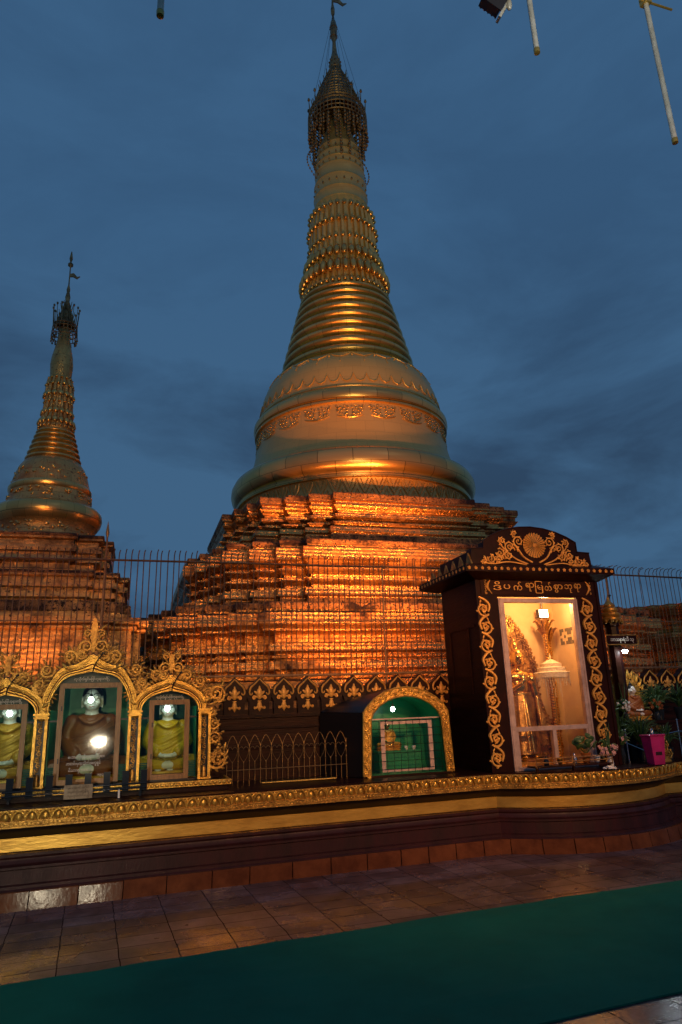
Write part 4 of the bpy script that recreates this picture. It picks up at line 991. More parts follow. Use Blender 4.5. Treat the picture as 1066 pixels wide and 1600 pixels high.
# sign board with raised letters
g = MB(); g.box(BX0 + .06, BX1 - .06, BY0 - .010, BY0, 2.935, 3.135); sb = g.build('sign_board', 'wood', cab)
g = MB()
xs = [(4.495, 'ဒိ', .115), (4.625, 'ပ', .095), (4.770, 'က်', .125), (4.935, 'ရာ', .125), (5.060, 'ြမ', .120), (5.185, 'တ်', .100), (5.325, 'စွာ', .135), (5.470, 'ဘု', .115), (5.600, 'ရာ', .105)]
for x, t_, w_ in xs:
    up_ = .012 if t_ in ('ဒိ', 'က်', 'တ်') else (-.012 if t_ in ('စွာ', 'ဘု') else 0)
    text_mb(g, t_, 4.92 + (x - .135 - 4.92) * 1.06, BY0 - .010, 3.036 + up_, .108, .010, width=w_ * .97)
g.build('lettering', 'gilt_flat', sb)
g = MB()
for k, t_ in enumerate('၁၃၃၆'): text_mb(g, t_, 4.165, BY0 - .010, 3.11 - k * .048, .050, .006)
g.build('year', 'gilt_flat', sb); g = MB()
for k, t_ in enumerate('1975'): text_mb(g, t_, 5.69, BY0 - .010, 3.11 - k * .048, .046, .006)
g.build('year', 'gilt_flat', sb)
g = MB()
for s, xc in ((-1, 4.225), (1, 5.635)):
    pts = [(xc + s * (.018 - .055 * math.sin(t * PI)) * -1, BY0 - .016, 2.945 + t * .185) for t in [i / 10 for i in range(11)]]
    pts = [(xc - s * .055 * math.sin(t * PI) * -1 - s * .02, BY0 - .016, 2.945 + t * .185) for t in [i / 10 for i in range(11)]]
    g.tube(pts, [.004 + .012 * math.sin(i / 10 * PI) for i in range(11)], 6)
g.build('sign_bracket', 'gilt_flat', sb, 50)
# scroll borders
for bx0, sgn0 in ((4.115, 1), (5.60, 1)):
    g = MB(); n = 9
    for k in range(n):
        z = 1.005 + k * .218; s = 1 if k % 2 else -1; cx_ = bx0 + .012 * s
        scroll(g, cx_, z, .084, PI / 2 + s * 2.6, 1.35, s, BY0 - .013, .0140, 4); leafblob(g, cx_ + .01 * s, BY0 - .010, z - .005, .05, .013, PI / 2 + s * 1.9, .009); leafblob(g, cx_ - .012 * s, BY0 - .010, z + .02, .04, .011, PI / 2 - s * .6, .009); scroll(g, cx_, z, .044, -PI / 2, 1.0, -s, BY0 - .010, .0095, 3)
        g.tube(cr([(cx_ - s * .065, BY0 - .012, z - .03), (bx0 - s * .075, BY0 - .012, z + .05), (bx0 - s * .02, BY0 - .012, z + .115), (bx0 + s * .06, BY0 - .012, z + .155)], 4), [.014 + .004 * math.sin(i / 12 * PI) for i in range(13)], 5)
        leafblob(g, bx0 + s * .05, BY0 - .010, z + .08, .045, .011, PI / 2 + s * .5, .007); leafblob(g, bx0 - s * .06, BY0 - .010, z + .02, .04, .010, PI / 2 + s * .8, .007)
    if bx0 < 5: pass
    g.build('scroll_border', 'gilt_flat', cab, 50)
# aluminium window
g = MB(); fx0, fx1, fz0, fz1 = 4.32, 5.46, .856, 2.89; y0, y1 = BY0 - .02, BY0 + .05
g.box(fx0, fx0 + .075, y0, y1, fz0, fz1); g.box(fx1 - .075, fx1, y0, y1, fz0, fz1); g.box(fx0 + .075, fx1 - .075, y0 + .002, y1, fz1 - .05, fz1); g.box(fx0 + .075, fx1 - .075, y0 + .002, y1, 1.295, 1.345)
g.box(fx0 + .075, fx1 - .075, y0 + .002, y1, fz0, fz0 + .035); g.box(fx0 + .012, fx0 + .030, y0 - .008, y0, fz0, fz1 - .01); g.box(fx1 - .030, fx1 - .012, y0 - .008, y0, fz0, fz1 - .01)
g.box(4.885, 4.935, y0 + .006, y1, fz0 + .035, 1.295); g.box(fx0 + .075, fx0 + .10, y0 + .01, y1, fz0 + .035, 1.295); g.box(fx1 - .10, fx1 - .075, y0 + .01, y1, fz0 + .035, 1.295)
wf = g.build('window_frame', 'alu', cab)
g = MB()
for a, b, c, d_ in ((fx0 + .075, fx1 - .075, 1.345, fz1 - .05), (fx0 + .10, 4.885, fz0 + .035, 1.295), (4.935, fx1 - .10, fz0 + .035, 1.295)): g.add([(a, BY0 + .02, c), (b, BY0 + .02, c), (b, BY0 + .02, d_), (a, BY0 + .02, d_)], [(0, 1, 2, 3)])
g.build('pane', 'glass', wf)
# cream lining and ceiling, ventilation block
g = MB(); g.box(BX0 + .061, BX1 - .061, 8.545, 8.569, .86, 3.10); g.box(BX0 + .061, BX0 + .075, BY0 + .06, 8.545, .86, 3.10); g.box(BX1 - .075, BX1 - .061, BY0 + .06, 8.545, .86, 3.10); g.box(BX0 + .061, BX1 - .061, BY0 + .06, 8.569, 3.10, 3.13); g.box(BX0 + .061, BX1 - .061, BY0 + .06, 8.569, .854, .86)
g.build('lining', 'cream', cab)
g = MB(); xw = BX1 - .076
vent = M.setdefault('vent_hole', mat('grey_vent_holes', (.16, .13, .09), None, rough=.7))
def tri(yc, zc): pass
for yc in (8.10, 8.32):
    zc = 2.49; s = .095
    for (dy, dz) in ((0, 0),): g.ball((xw, yc, zc), (.006, .026, .026), 8, 6)
    for q in range(4):
        a = q * PI / 2; 
        for (u, w) in ((.95, .95), (.95, .45), (.45, .95)):
            yy = yc + (u * math.cos(a) - w * math.sin(a)) * s * .95; zz_ = zc + (u * math.sin(a) + w * math.cos(a)) * s * .95
            g.box(xw - .005, xw, yy - .022, yy + .022, zz_ - .022, zz_ + .022)
g.build('vent_block', vent, cab)
# roof slab, fascia, studs
RX0, RX1, RY0, RY1 = 3.82, 5.96, 7.40, 8.86
g = MB(); g.loft([[(BX0 - .02, BY0 - .03, 3.12), (BX1 + .02, BY0 - .03, 3.12), (BX1 + .02, BY1 + .02, 3.12), (BX0 - .02, BY1 + .02, 3.12)], [(RX0 + .02, RY0 + .02, 3.185), (RX1 - .02, RY0 + .02, 3.185), (RX1 - .02, RY1, 3.185), (RX0 + .02, RY1, 3.185)], [(RX0, RY0, 3.19), (RX1, RY0, 3.19), (RX1, RY1, 3.19), (RX0, RY1, 3.19)], [(RX0, RY0, 3.268), (RX1, RY0, 3.268), (RX1, RY1, 3.268), (RX0, RY1, 3.268)], [(RX0 + .22, RY0 + .14, 3.33), (RX1 - .22, RY0 + .14, 3.33), (RX1 - .22, RY1 - .2, 3.33), (RX0 + .22, RY1 - .2, 3.33)]])
rf = g.build('roof', 'lacquer', cab)
g = MB()
for k in range(24):
    x = RX0 + .045 + k * (RX1 - RX0 - .09) / 23
    for q in range(5): g.ball((x + .014 * math.cos(q * 2 * PI / 5 + .3), RY0 - .004, 3.229 + .014 * math.sin(q * 2 * PI / 5 + .3)), (.0105, .007, .0105), 6, 4)
    g.ball((x, RY0 - .008, 3.229), .006, 5, 4)
for k in range(14):
    y = RY0 + .06 + k * .1
    for q in range(5): g.ball((RX0 - .004, y + .014 * math.cos(q * 2 * PI / 5 + .3), 3.229 + .014 * math.sin(q * 2 * PI / 5 + .3)), (.007, .0105, .0105), 6, 4)
g.build('flower_stud', 'gilt_flat', rf, 50)
# dark attic box with triangular plates on the left side
g = MB(); g.box(4.02, 5.80, 7.66, 8.55, 3.31, 3.50); g.build('attic', 'lacquer', rf)
for k in range(6):
    y = 7.52 + k * .22; h = .15 - .006 * k
    g = MB(); x = RX0 + .10 + .0 * k
    g.add([(x, y - .085, 3.29), (x, y + .085, 3.29), (x, y, 3.29 + h), (x + .02, y - .085, 3.29), (x + .02, y + .085, 3.29), (x + .02, y, 3.29 + h)], [(0, 2, 1), (3, 4, 5), (0, 1, 4, 3), (1, 2, 5, 4), (2, 0, 3, 5)])
    g.build('triangle_plate', 'gilt_dull', rf)
# pediment
ped = [(3.93, 3.27), (3.95, 3.49), (4.12, 3.495), (4.125, 3.58), (4.22, 3.655), (4.34, 3.715), (4.48, 3.76), (4.64, 3.79), (4.82, 3.80), (5.0, 3.785), (5.18, 3.745), (5.34, 3.685), (5.47, 3.615), (5.475, 3.49), (5.66, 3.48), (5.68, 3.27)]
g = MB(); g.prism(ped, 7.47, 7.60)
pd = g.build('pediment', 'lacquer', cab)
g = MB(); g.tube([(x, 7.468, z) for x, z in ped[1:-1]], .010, 5); g.build('pediment_edge', 'lacquer', pd, 50)
g = MB(); rc = (4.845, 3.555); n = 26; rr = .168
vs = [(rc[0], 7.445, rc[1])]
for k in range(2 * n):
    a = PI * k / n; r_ = rr if k % 2 == 0 else rr * .93; vs.append((rc[0] + r_ * math.cos(a), 7.452 if k % 2 == 0 else 7.466, rc[1] + r_ * math.sin(a)))
g.add(vs, [(0, 1 + (k + 1) % (2 * n), 1 + k) for k in range(2 * n)]); g.ball((rc[0], 7.447, rc[1]), (.016, .008, .016), 8, 5)
ro_ = g.build('rosette', 'gilt_flat', pd)
g = MB()
for k in range(n): a = 2 * PI * (k + .5) / n; g.tube([(rc[0] + .03 * math.cos(a), 7.4478, rc[1] + .03 * math.sin(a)), (rc[0] + rr * .93 * math.cos(a), 7.463, rc[1] + rr * .93 * math.sin(a))], .0030, 4)
g.build('radial_line', 'dark_line', ro_)
g = MB(); yp = 7.462
for s in (-1, 1):
    for (dx, z, r_, a, t, d_) in ((.225, 3.60, .078, -PI / 2, 1.5, s), (.36, 3.53, .066, -PI / 2 + s * .6, 1.5, s), (.385, 3.415, .060, PI / 2, 1.4, -s), (.50, 3.44, .060, PI / 2 - s * .5, 1.4, s), (.53, 3.35, .048, 0, 1.3, -s), (.64, 3.36, .060, PI / 2, 1.4, s), (.46, 3.60, .050, -PI / 2, 1.4, s), (.275, 3.70, .040, -PI / 2, 1.2, s), (.74, 3.335, .040, PI / 2, 1.2, s)):
        scroll(g, rc[0] + s * dx, z, r_, a, t, d_, yp, .0105, 6)
    g.tube(cr([(rc[0] + s * .05, yp, 3.33), (rc[0] + s * .17, yp, 3.40), (rc[0] + s * .24, yp, 3.50), (rc[0] + s * .30, yp, 3.56)]), .012, 5); g.tube(cr([(rc[0] + s * .12, yp, 3.31), (rc[0] + s * .28, yp, 3.37), (rc[0] + s * .42, yp, 3.48), (rc[0] + s * .48, yp, 3.55)]), .010, 5); g.tube(cr([(rc[0] + s * .14, yp, 3.30), (rc[0] + s * .4, yp, 3.33), (rc[0] + s * .6, yp, 3.30), (rc[0] + s * .78, yp, 3.32)]), .009, 5)
    for k in range(12): leafblob(g, rc[0] + s * (.24 + .042 * k), yp, 3.32 + .02 * ((k * 7) % 5) + .14 * max(0, 1 - k / 7), .05, .011, PI / 2 - s * (.3 + .1 * (k % 4)), .008)
g.build('pediment_scroll', 'gilt_flat', pd, 50)

# inside the cabinet ------------------------------------------------
# floodlight
fl = thing('floodlight', 'small square floodlight glowing warm near the cabinet ceiling', 'floodlight', (5.44, 8.33, 2.82))
g = MB(); g.box(5.36, 5.52, 8.34, 8.40, 2.75, 2.87); g.tube([(5.44, 8.37, 2.87), (5.44, 8.37, 3.10)], .012, 6); g.build('housing', 'black', fl)
g = MB(); g.add([(5.372, 8.336, 2.760), (5.508, 8.336, 2.760), (5.508, 8.338, 2.862), (5.372, 8.338, 2.862)], [(0, 1, 2, 3)]); g.build('lens', 'flood', fl)
lamp('cabinet_light', 'POINT', (5.15, 7.86, 2.92), 40, (1.0, .49, .15), .06)
# standing statue
SX, SY, SZ = 4.80, 8.12, .93
st = thing('standing_buddha_statue', 'shiny golden standing Buddha statue with raised hand inside the lit cabinet', 'statue', (SX, SY, .86))
g = MB(); P = lambda x, y, z: (SX + x, SY + y, SZ + z)
def eb(c, r_, gg=None): (gg or g).ball(P(*c), r_, 14, 10)
eb((0, 0, .72), (.155, .11, .14)); eb((0, 0, .90), (.135, .10, .15)); eb((0, .0, 1.02), (.19, .10, .09)); g.capsule(P(0, 0, 1.05), P(0, -.01, 1.15), .055, .05)
eb((0, -.01, 1.255), (.094, .105, .128)); eb((0, -.045, 1.195), (.066, .066, .058)); eb((0, -.115, 1.245), (.016, .024, .038)); eb((0, -.108, 1.19), (.030, .014, .010)); eb((0, .02, 1.40), (.05, .05, .065)); eb((0, .02, 1.47), (.02, .02, .05))
for s in (-1, 1):
    eb((s * .037, -.103, 1.275), (.030, .013, .010)); eb((s * .10, 0, 1.215), (.014, .026, .075)); eb((s * .19, 0, .99), (.07, .07, .07))
    g.capsule(P(s * .075, 0, .66), P(s * .075, 0, .08), .085, .052); eb((s * .075, -.07, .035), (.05, .11, .035))
g.capsule(P(.19, 0, 1.02), P(.25, .01, .77), .055, .045); g.capsule(P(.25, .01, .77), P(.22, -.06, .55), .042, .030); eb((.218, -.07, .50), (.022, .034, .05))
for f_ in range(4): g.capsule(P(.210 + .0, -.055 - .014 * f_, .46), P(.205, -.07 - .014 * f_, .40 + .01 * abs(f_ - 1.5)), .0095, .008)
g.capsule(P(.20, -.10, .50), P(.185, -.13, .46), .010, .008)
g.capsule(P(-.19, 0, 1.02), P(-.25, -.05, .80), .055, .045); g.capsule(P(-.25, -.05, .80), P(-.07, -.20, .93), .042, .028); eb((-.04, -.215, .97), (.034, .018, .046))
for f_, l_ in enumerate((.055, .068, .062, .048)): g.capsule(P(-.062 + .017 * f_, -.215, 1.00), P(-.066 + .019 * f_, -.222, 1.00 + l_), .009, .0075)
g.capsule(P(-.005, -.22, .965), P(.022, -.228, .99), .010, .008)
remeshed(g, 'body', 'polished', st, .012, 3)
g = MB(); rb_ = lambda z, wx, wy, oy=0: [P(wx * math.cos(2 * PI * i / 40) * (1 + .05 * math.cos(i * 2 * PI / 40 * 12)), oy + wy * math.sin(2 * PI * i / 40) * (1 + .05 * math.cos(i * 2 * PI / 40 * 12)), z) for i in range(40)]
g.loft([rb_(.07, .20, .15), rb_(.12, .205, .15), rb_(.35, .185, .135), rb_(.58, .175, .125), rb_(.74, .165, .12), rb_(.80, .15, .112)]); g.build('robe', 'dark_gold', st, 60)
g = MB()
for s in (-1, 1):
    g.loft([[P(s * .26 + a_, b_, z) for a_, b_ in ((-w, -.02), (0, -.04), (w, -.02), (w, .02), (0, .03), (-w, .02))] for z, w in ((.28, .10), (.36, .10), (.60, .065), (.80, .03))] if s < 0 else [[P(s * (.25 + (0.80 - z) * .16) + a_, b_, z) for a_, b_ in ((-w, -.02), (0, -.04), (w, -.02), (w, .02), (0, .03), (-w, .02))] for z, w in ((.38, .085), (.44, .095), (.60, .065), (.82, .03))])
    for k in range(8): leafblob(g, SX + s * (.24 + .014 * k), SY - .04, SZ + .80 - .055 * k, .05, .014, -PI / 2 + s * .8, .012)
g.build('sleeve', 'dark_gold', st, 60)
g = MB()
for z in (.81, .795): g.tube([P(.158 * math.cos(q * PI / 16), .118 * math.sin(q * PI / 16), z) for q in range(32)], .010, 6, True)
for s in (-1, 1): g.tube([P(s * .01, -.10, .82), P(s * .02, -.135, .45), P(s * .028, -.16, .10)], [.014, .018, .022], 6)
for k in range(18): a = -PI * (k + .5) / 18; g.ball(P(.13 * math.cos(a), -.01 + .118 * math.sin(a), 1.045 - .05 * abs(math.sin(a))), .010, 6, 5)
g.build('girdle', 'polished', st, 60)
g = MB(); g.box(SX - .30, SX + .30, SY - .22, SY + .22, .86, .93); g.lathe([(.25, .93), (.27, .945), (.22, .96)], SX, SY, 24); g.build('pedestal', 'dark_gold', st)
# flame backdrop
bk = thing('flame_backdrop', 'dark carved gold flame backdrop rising behind the standing statue', 'backdrop', (4.78, 8.42, .86))
g = MB(); outl = [(-.52, .0), (-.50, .55), (-.48, .95), (-.42, 1.35), (-.30, 1.62), (-.14, 1.80), (.02, 1.93), (.14, 1.90), (.27, 1.72), (.40, 1.48), (.47, 1.25), (.47, .98), (.44, .80), (.46, .62), (.60, .55), (.66, .40), (.58, .20), (.52, .0)]
g.prism([(4.80 + x, .862 + z) for x, z in outl], 8.43, 8.47)
for i in range(len(outl) - 1):
    (xa_, za_), (xb_, zb_) = outl[i], outl[i + 1]; L2 = math.hypot(xb_ - xa_, zb_ - za_); q = max(1, int(L2 / .09))
    for k in range(q):
        t = (k + .5) / q; x = 4.80 + xa_ + (xb_ - xa_) * t; z = .862 + za_ + (zb_ - za_) * t; an = math.atan2(-(xb_ - xa_), zb_ - za_) + PI; an = math.atan2(z - 1.75, x - 4.80)
        scroll(g, x - .03 * math.cos(an), z - .03 * math.sin(an), .05, an + PI, 1.3, 1 if k % 2 else -1, 8.42, .011, 5); leafblob(g, x, 8.43, z, .075, .020, an + .5, .012)
for k in range(70):
    x = 4.80 + random.uniform(-.42, .42); z = .9 + random.uniform(.1, 1.6); g.ball((x, 8.425, z), random.uniform(.012, .026), 6, 5)
g.build('carving', 'dark_gold', bk, 50)
# umbrella
um = thing('ceremonial_umbrella', 'white fringed ceremonial umbrella standing beside the golden statue', 'umbrella', (5.27, 8.05, .86))
ux, uy, uz = 5.27, 8.05, 2.0
g = MB(); prof = [(.215, uz - .075), (.226, uz - .01), (.205, uz + .0), (.180, uz + .005), (.184, uz + .05), (.165, uz + .058), (.135, uz + .062), (.137, uz + .105), (.10, uz + .118), (.05, uz + .15), (.012, uz + .165), (.012, uz + .20), (.001, uz + .235)]
g.lathe(prof, ux, uy, 28); g.build('canopy', M.setdefault('lace', mat('white_lace', (.90, .88, .82), (.72, .64, .50), 30, .6, 0, .5, 60)), um, 35)
g = MB()
for k in range(44):
    a = 2 * PI * k / 44; x = ux + .218 * math.cos(a); y = uy + .218 * math.sin(a); l_ = .05 + .03 * (k % 3); g.tube([(x, y, uz - .06), (x, y, uz - .06 - l_)], .0035, 4); g.ball((x, y, uz - .065 - l_), .008, 5, 4)
    g.ball((ux + .223 * math.cos(a), uy + .223 * math.sin(a), uz - .012), .010, 5, 4)
for k in range(16):
    a = 2 * PI * k / 16; x = ux + .10 * math.cos(a); y = uy + .10 * math.sin(a); g.tube([(x, y, uz + .05), (x, y, uz - .22 - .05 * (k % 3))], .004, 4)
g.build('fringe', 'lace', um, 50)
g = MB(); g.tube([(ux, uy, .86), (ux, uy, uz + .1)], .011, 8); g.lathe([(.07, .86), (.07, .88), (.02, .91)], ux, uy, 16, True); g.build('pole', 'polished', um, 50)
# banner posts
for (x, y, lab, tp) in ((5.40, 8.30, 'slender gilded ribbed post with leaf capital behind the umbrella', 2.60), (5.50, 8.40, 'gilded beaded post nearest the cabinet corner behind the umbrella', 2.50)):
    t_ = thing('gilded_post', lab, 'post', (x, y, .86)); g = MB()
    g.tube([(x, y, .86), (x, y, tp)], .032 if x < 5.45 else .022, 8)
    for k in range(46):
        z = .95 + k * (tp - 1.0) / 46
        if x < 5.45: g.lathe([(.031, z - .012), (.040, z), (.031, z + .012)], x, y, 8)
        else:
            g.ball((x - .022 * math.cos(k), y - .024, z), .015, 6, 4); g.ball((x + .022, y - .012, z + .012), .012, 6, 4)
    g.build('shaft', 'polished', t_, 50)
    g = MB()
    for k in range(8):
        a = 2 * PI * k / 8; g.tube(cr([(x, y, tp - .12), (x + .05 * math.cos(a), y + .05 * math.sin(a), tp), (x + .11 * math.cos(a), y + .11 * math.sin(a), tp + .10), (x + .15 * math.cos(a), y + .15 * math.sin(a), tp + .09)], 4), [.020, .020, .020, .020, .020, .019, .018, .016, .014, .012, .009, .006, .003], 5)
    g.build('leaf_capital', 'dark_gold', t_, 50)
# ------------------------------------------------------------------ offerings in front of the cabinet
def vase_flowers(x, y, z, label, name='flower_vase', h=.13, spread=.10, nf=26, fm='pink_flower', leaves=10, vm='china', blades=3):
    t_ = thing(name, label, 'vase', (x, y, z)); g = MB(); g.lathe([(.030, z), (.042, z + h * .35), (.030, z + h * .75), (.026, z + h * .85), (.040, z + h), (.033, z + h * .98)], x, y, 14, True); g.build('vase', vm, t_, 50)
    g = MB()
    for k in range(nf):
        a = random.uniform(0, 2 * PI); rr_ = spread * math.sqrt(random.random()); cx_, cy_, cz_ = x + rr_ * math.cos(a), y + rr_ * .7 * math.sin(a), z + h + random.uniform(.02, .17) * (1 - rr_ / spread * .4)
        for q in range(5):
            b_ = q * 2 * PI / 5 + k; g.ball((cx_ + .012 * math.cos(b_), cy_ + .004 * math.sin(3 * b_), cz_ + .012 * math.sin(b_)), (.011, .006, .011), 5, 4)
    g.build('blossom', fm, t_, 60)
    g = MB()
    for k in range(leaves):
        a = random.uniform(0, 2 * PI); l_ = random.uniform(.06, .16); tip = (x + l_ * math.cos(a), y + .6 * l_ * math.sin(a), z + h + random.uniform(.0, .16)); g.tube(cr([(x, y, z + h * .8), ((x + tip[0]) / 2, (y + tip[1]) / 2, tip[2] + .02), tip], 4), [.003, .008, .013, .015, .015, .013, .010, .006, .001], 4)
    for k in range(blades):
        a = random.uniform(-.5, .7); g.tube(cr([(x, y, z + h), (x + .05 * a, y, z + h + .2), (x + .10 * a, y, z + h + .38)], 4), [.006, .009, .010, .010, .009, .007, .005, .003, .001], 4)
    g.build('leaf', 'leaf', t_, 60); return t_
tb = thing('offering_table', 'low dark offering table with thin metal rails before the cabinet window', 'table', (4.85, 7.35, .853))
g = MB(); g.box(4.42, 5.45, 7.28, 7.48, .900, .915); g.build('table_top', 'wood', tb)
for x in (4.45, 4.93, 5.42):
    g = MB(); g.box(x - .012, x + .012, 7.30, 7.33, .853, .90); g.build('leg', 'wood', tb)
for z in (.955, 1.0):
    g = MB(); g.tube([(4.42, 7.28, z), (5.45, 7.28, z)], .006, 6); g.build('rail', 'frame_wood', tb, 60)
for x in (4.43, 4.92, 5.44):
    g = MB(); g.tube([(x, 7.28, .9), (x, 7.28, 1.02)], .006, 6); g.build('rail_post', 'frame_wood', tb, 60)
vase_flowers(5.47, 7.36, .853, 'flower vase with pale pink blossoms at the right foot of the cabinet', spread=.15, nf=44, leaves=16)
t_ = thing('potted_plant', 'dark broad leaved plant in an orange pot before the cabinet window', 'plant', (5.16, 7.38, .916))
g = MB(); g.lathe([(.035, .916), (.055, 1.0), (.06, 1.03), (.05, 1.025)], 5.16, 7.38, 14, True); g.build('pot', 'robe_orange', t_, 50)
g = MB()
for k in range(18):
    a = random.uniform(0, 2 * PI); l_ = random.uniform(.05, .15); g.ball((5.16 + l_ * math.cos(a), 7.38 + .5 * l_ * math.sin(a), 1.10 + random.uniform(0, .12)), (.05, .012, .032), 7, 5, Matrix.Rotation(random.uniform(-1, 1), 3, 'Y') @ Matrix.Rotation(random.uniform(-1, 1), 3, 'Z'))
    if k < 8: g.tube([(5.16, 7.38, 1.01), (5.16 + l_ * math.cos(a), 7.38 + .5 * l_ * math.sin(a), 1.13)], .004, 4)
g.build('leaf', 'leaf', t_, 60)
for (x, hh, lab, m_) in ((4.62, .10, 'small dark glass bottle on the offering table, leftmost of the bottles', 'blueblack'), (4.80, .07, 'small brass bowl on the offering table between two bottles', 'polished'), (5.0, .12, 'silvery bottle on the offering table beside the potted plant', 'steel'), (5.31, .08, 'small white cup on the offering table right of the potted plant', 'china')):
    g = MB(); g.lathe([(.026, .916), (.032, .916 + hh * .3), (.028, .916 + hh * .6), (.012, .916 + hh * .78), (.012, .916 + hh), (.009, .916 + hh)] if m_ in ('blueblack', 'steel') else [(.016, .916), (.038, .916 + hh * .7), (.042, .916 + hh), (.036, .916 + hh * .95)], x, 7.38, 14, True)
    tag(g.build('bottle' if m_ in ('blueblack', 'steel') else 'bowl', m_, smooth=50), lab, 'bottle' if m_ in ('blueblack', 'steel') else 'bowl')
g = MB()
for k in range(40): a = random.uniform(0, 2 * PI); r_ = .07 * math.sqrt(random.random()); g.ball((5.33 + r_ * math.cos(a), 7.20 + r_ * math.sin(a), .858 + .028 * (1 - r_ / .07)), .012, 5, 4)
g.lathe([(.05, .853), (.085, .862), (.08, .860)], 5.33, 7.20, 18, True); tag(g.build('rice_dish', 'china', smooth=50), 'small white dish heaped with rice on the podium edge', 'dish')

# ================================================================== RIGHT SIDE: PILLAR, LAMP, SIDE ALTAR
pi_ = thing('lotus_pillar', 'dark octagonal pillar topped by a gold lotus bud right of the cabinet', 'pillar', (6.42, 8.2, .853))
g = MB(); g.lathe([(.11, .853), (.11, 1.2), (.085, 1.22), (.085, 2.60), (.10, 2.62), (.10, 2.66)], 6.42, 8.2, 8, False, True); g.build('shaft', 'lacquer', pi_)
g = MB(); prof = [(.13, 2.665), (.15, 2.69), (.15, 2.72), (.12, 2.735), (.135, 2.76), (.135, 2.79), (.10, 2.805), (.115, 2.83), (.11, 2.86), (.08, 2.88), (.085, 2.91), (.055, 2.94), (.025, 2.97), (.02, 3.0), (.002, 3.06)]
g.lathe(prof, 6.42, 8.2, 16, True)
for k in range(14): a = 2 * PI * k / 14; g.ball((6.42 + .15 * math.cos(a), 8.2 + .15 * math.sin(a), 2.672), (.02, .02, .03), 6, 5)
g.build('lotus_bud', 'gilt_dull', pi_, 40)
sg = thing('name_board', 'small dark name board with gold rim and lettering fixed to the lotus pillar', 'sign', (6.46, 8.08, 2.40))
g = MB(); g.box(6.22, 6.70, 8.075, 8.095, 2.355, 2.475); g.build('board', 'lacquer', sg)
g = MB(); g.tube([(6.215, 8.072, 2.35), (6.705, 8.072, 2.35), (6.72, 8.072, 2.37), (6.72, 8.072, 2.46), (6.705, 8.072, 2.48), (6.215, 8.072, 2.48), (6.20, 8.072, 2.46), (6.20, 8.072, 2.37)], .007, 5, True); g.build('rim', 'gilt_dull', sg, 50)
g = MB(); text_mb(g, 'သာသနာရံသီ ၁၃', 6.46, 8.074, 2.415, .062, .003, width=.38); g.build('lettering', 'white', sg)
ld = thing('spot_lamp', 'small white lamp shining cold light below the name board', 'lamp', (6.42, 8.02, 2.25))
g = MB(); g.lathe([(.02, 2.29), (.05, 2.275), (.055, 2.262)], 6.42, 8.0, 14, False, False); g.tube([(6.42, 8.0, 2.29), (6.40, 8.06, 2.33), (6.38, 8.12, 2.34)], .008, 6); g.build('shade', 'black', ld, 50)
g = MB(); g.ball((6.42, 8.0, 2.25), (.036, .036, .026), 12, 8); g.build('globe', 'led', ld, 60)
# throne, small statue and altar
al = thing('side_altar', 'dark lacquered side altar with small lettering at the right edge', 'altar', (6.55, 8.1, .853))
g = MB(); g.box(6.25, 7.3, 7.95, 8.45, .853, 1.30); g.box(6.22, 7.33, 7.92, 8.45, 1.30, 1.335); g.build('chest', 'lacquer', al)
g = MB(); text_mb(g, 'ရွှေပန်းခိုင်', 6.62, 7.948, 1.235, .05, .003, width=.32); g.build('lettering', 'gilt_dull', al)
th = thing('flame_throne', 'spiky gold flame throne standing on the side altar', 'throne', (6.62, 8.38, 1.335))
g = MB()
for k in range(60):
    t = k / 59; a = PI * t; r_ = .30 + .05 * math.sin(t * PI); x = 6.62 - r_ * math.cos(a); z = 1.50 + .42 * math.sin(a); an = math.atan2(z - 1.45, x - 6.62)
    leafblob(g, x, 8.38 + random.uniform(-.02, .02), z, random.uniform(.07, .13), .016, an + random.uniform(-.5, .5), .010); scroll(g, x - .06 * math.cos(an), z - .06 * math.sin(an), .035, an, 1.2, 1 if k % 2 else -1, 8.38, .009, 3)
g.prism([(6.34, 1.34), (6.36, 1.6), (6.45, 1.78), (6.62, 1.90), (6.79, 1.78), (6.88, 1.6), (6.90, 1.34)], 8.39, 8.42)
g.build('carving', 'gilt', th, 50)
seated('monk_statue', 'small black haired statue in an orange robe sitting before the flame throne', 6.56, 8.16, 1.39, .44, 'robe_orange', True, .010)
def bush(x, y, z, r_, n_, label, name='pot_plant', h=.16):
    t_ = thing(name, label, 'plant', (x, y, z)); g = MB(); g.lathe([(.05, z), (.075, z + h), (.068, z + h - .01)], x, y, 14, True); g.build('pot', 'blueblack', t_, 50)
    g = MB()
    for k in range(n_):
        a = random.uniform(0, 2 * PI); e = random.uniform(.2, 1.4); l_ = r_ * random.uniform(.6, 1.1); tip = (x + l_ * math.cos(a) * math.cos(e), y + .7 * l_ * math.sin(a) * math.cos(e), z + h + l_ * math.sin(e)); mid = ((x + tip[0]) / 2, (y + tip[1]) / 2, (z + h + tip[2]) / 2 + .05 * r_ / .2)
        g.tube(cr([(x, y, z + h), mid, tip], 4), [.002, .004, .005, .006, .006, .005, .004, .002, .001], 4)
    g.build('leaf', 'leaf', t_, 60); return t_
bush(6.95, 8.15, 1.336, .36, 120, 'grassy green pot plant on the side altar right of the small statue')
bush(6.28, 7.78, .853, .42, 90, 'dark bushy pot plant on the podium below the lotus pillar', h=.2)
vase_flowers(6.33, 8.06, 1.336, 'white flowers in a dark vase left of the small monk statue', nf=24, spread=.09, fm='china', vm='blueblack', leaves=14)
bush(6.12, 7.95, .853, .40, 110, 'dark leafy pot plant behind the pink flowers at the cabinet foot', h=.25)
bush(6.62, 7.72, .853, .30, 80, 'low dark pot plant behind the donation box', h=.16)
bush(7.25, 8.1, 1.336, .34, 90, 'drooping pot plant at the far end of the side altar')
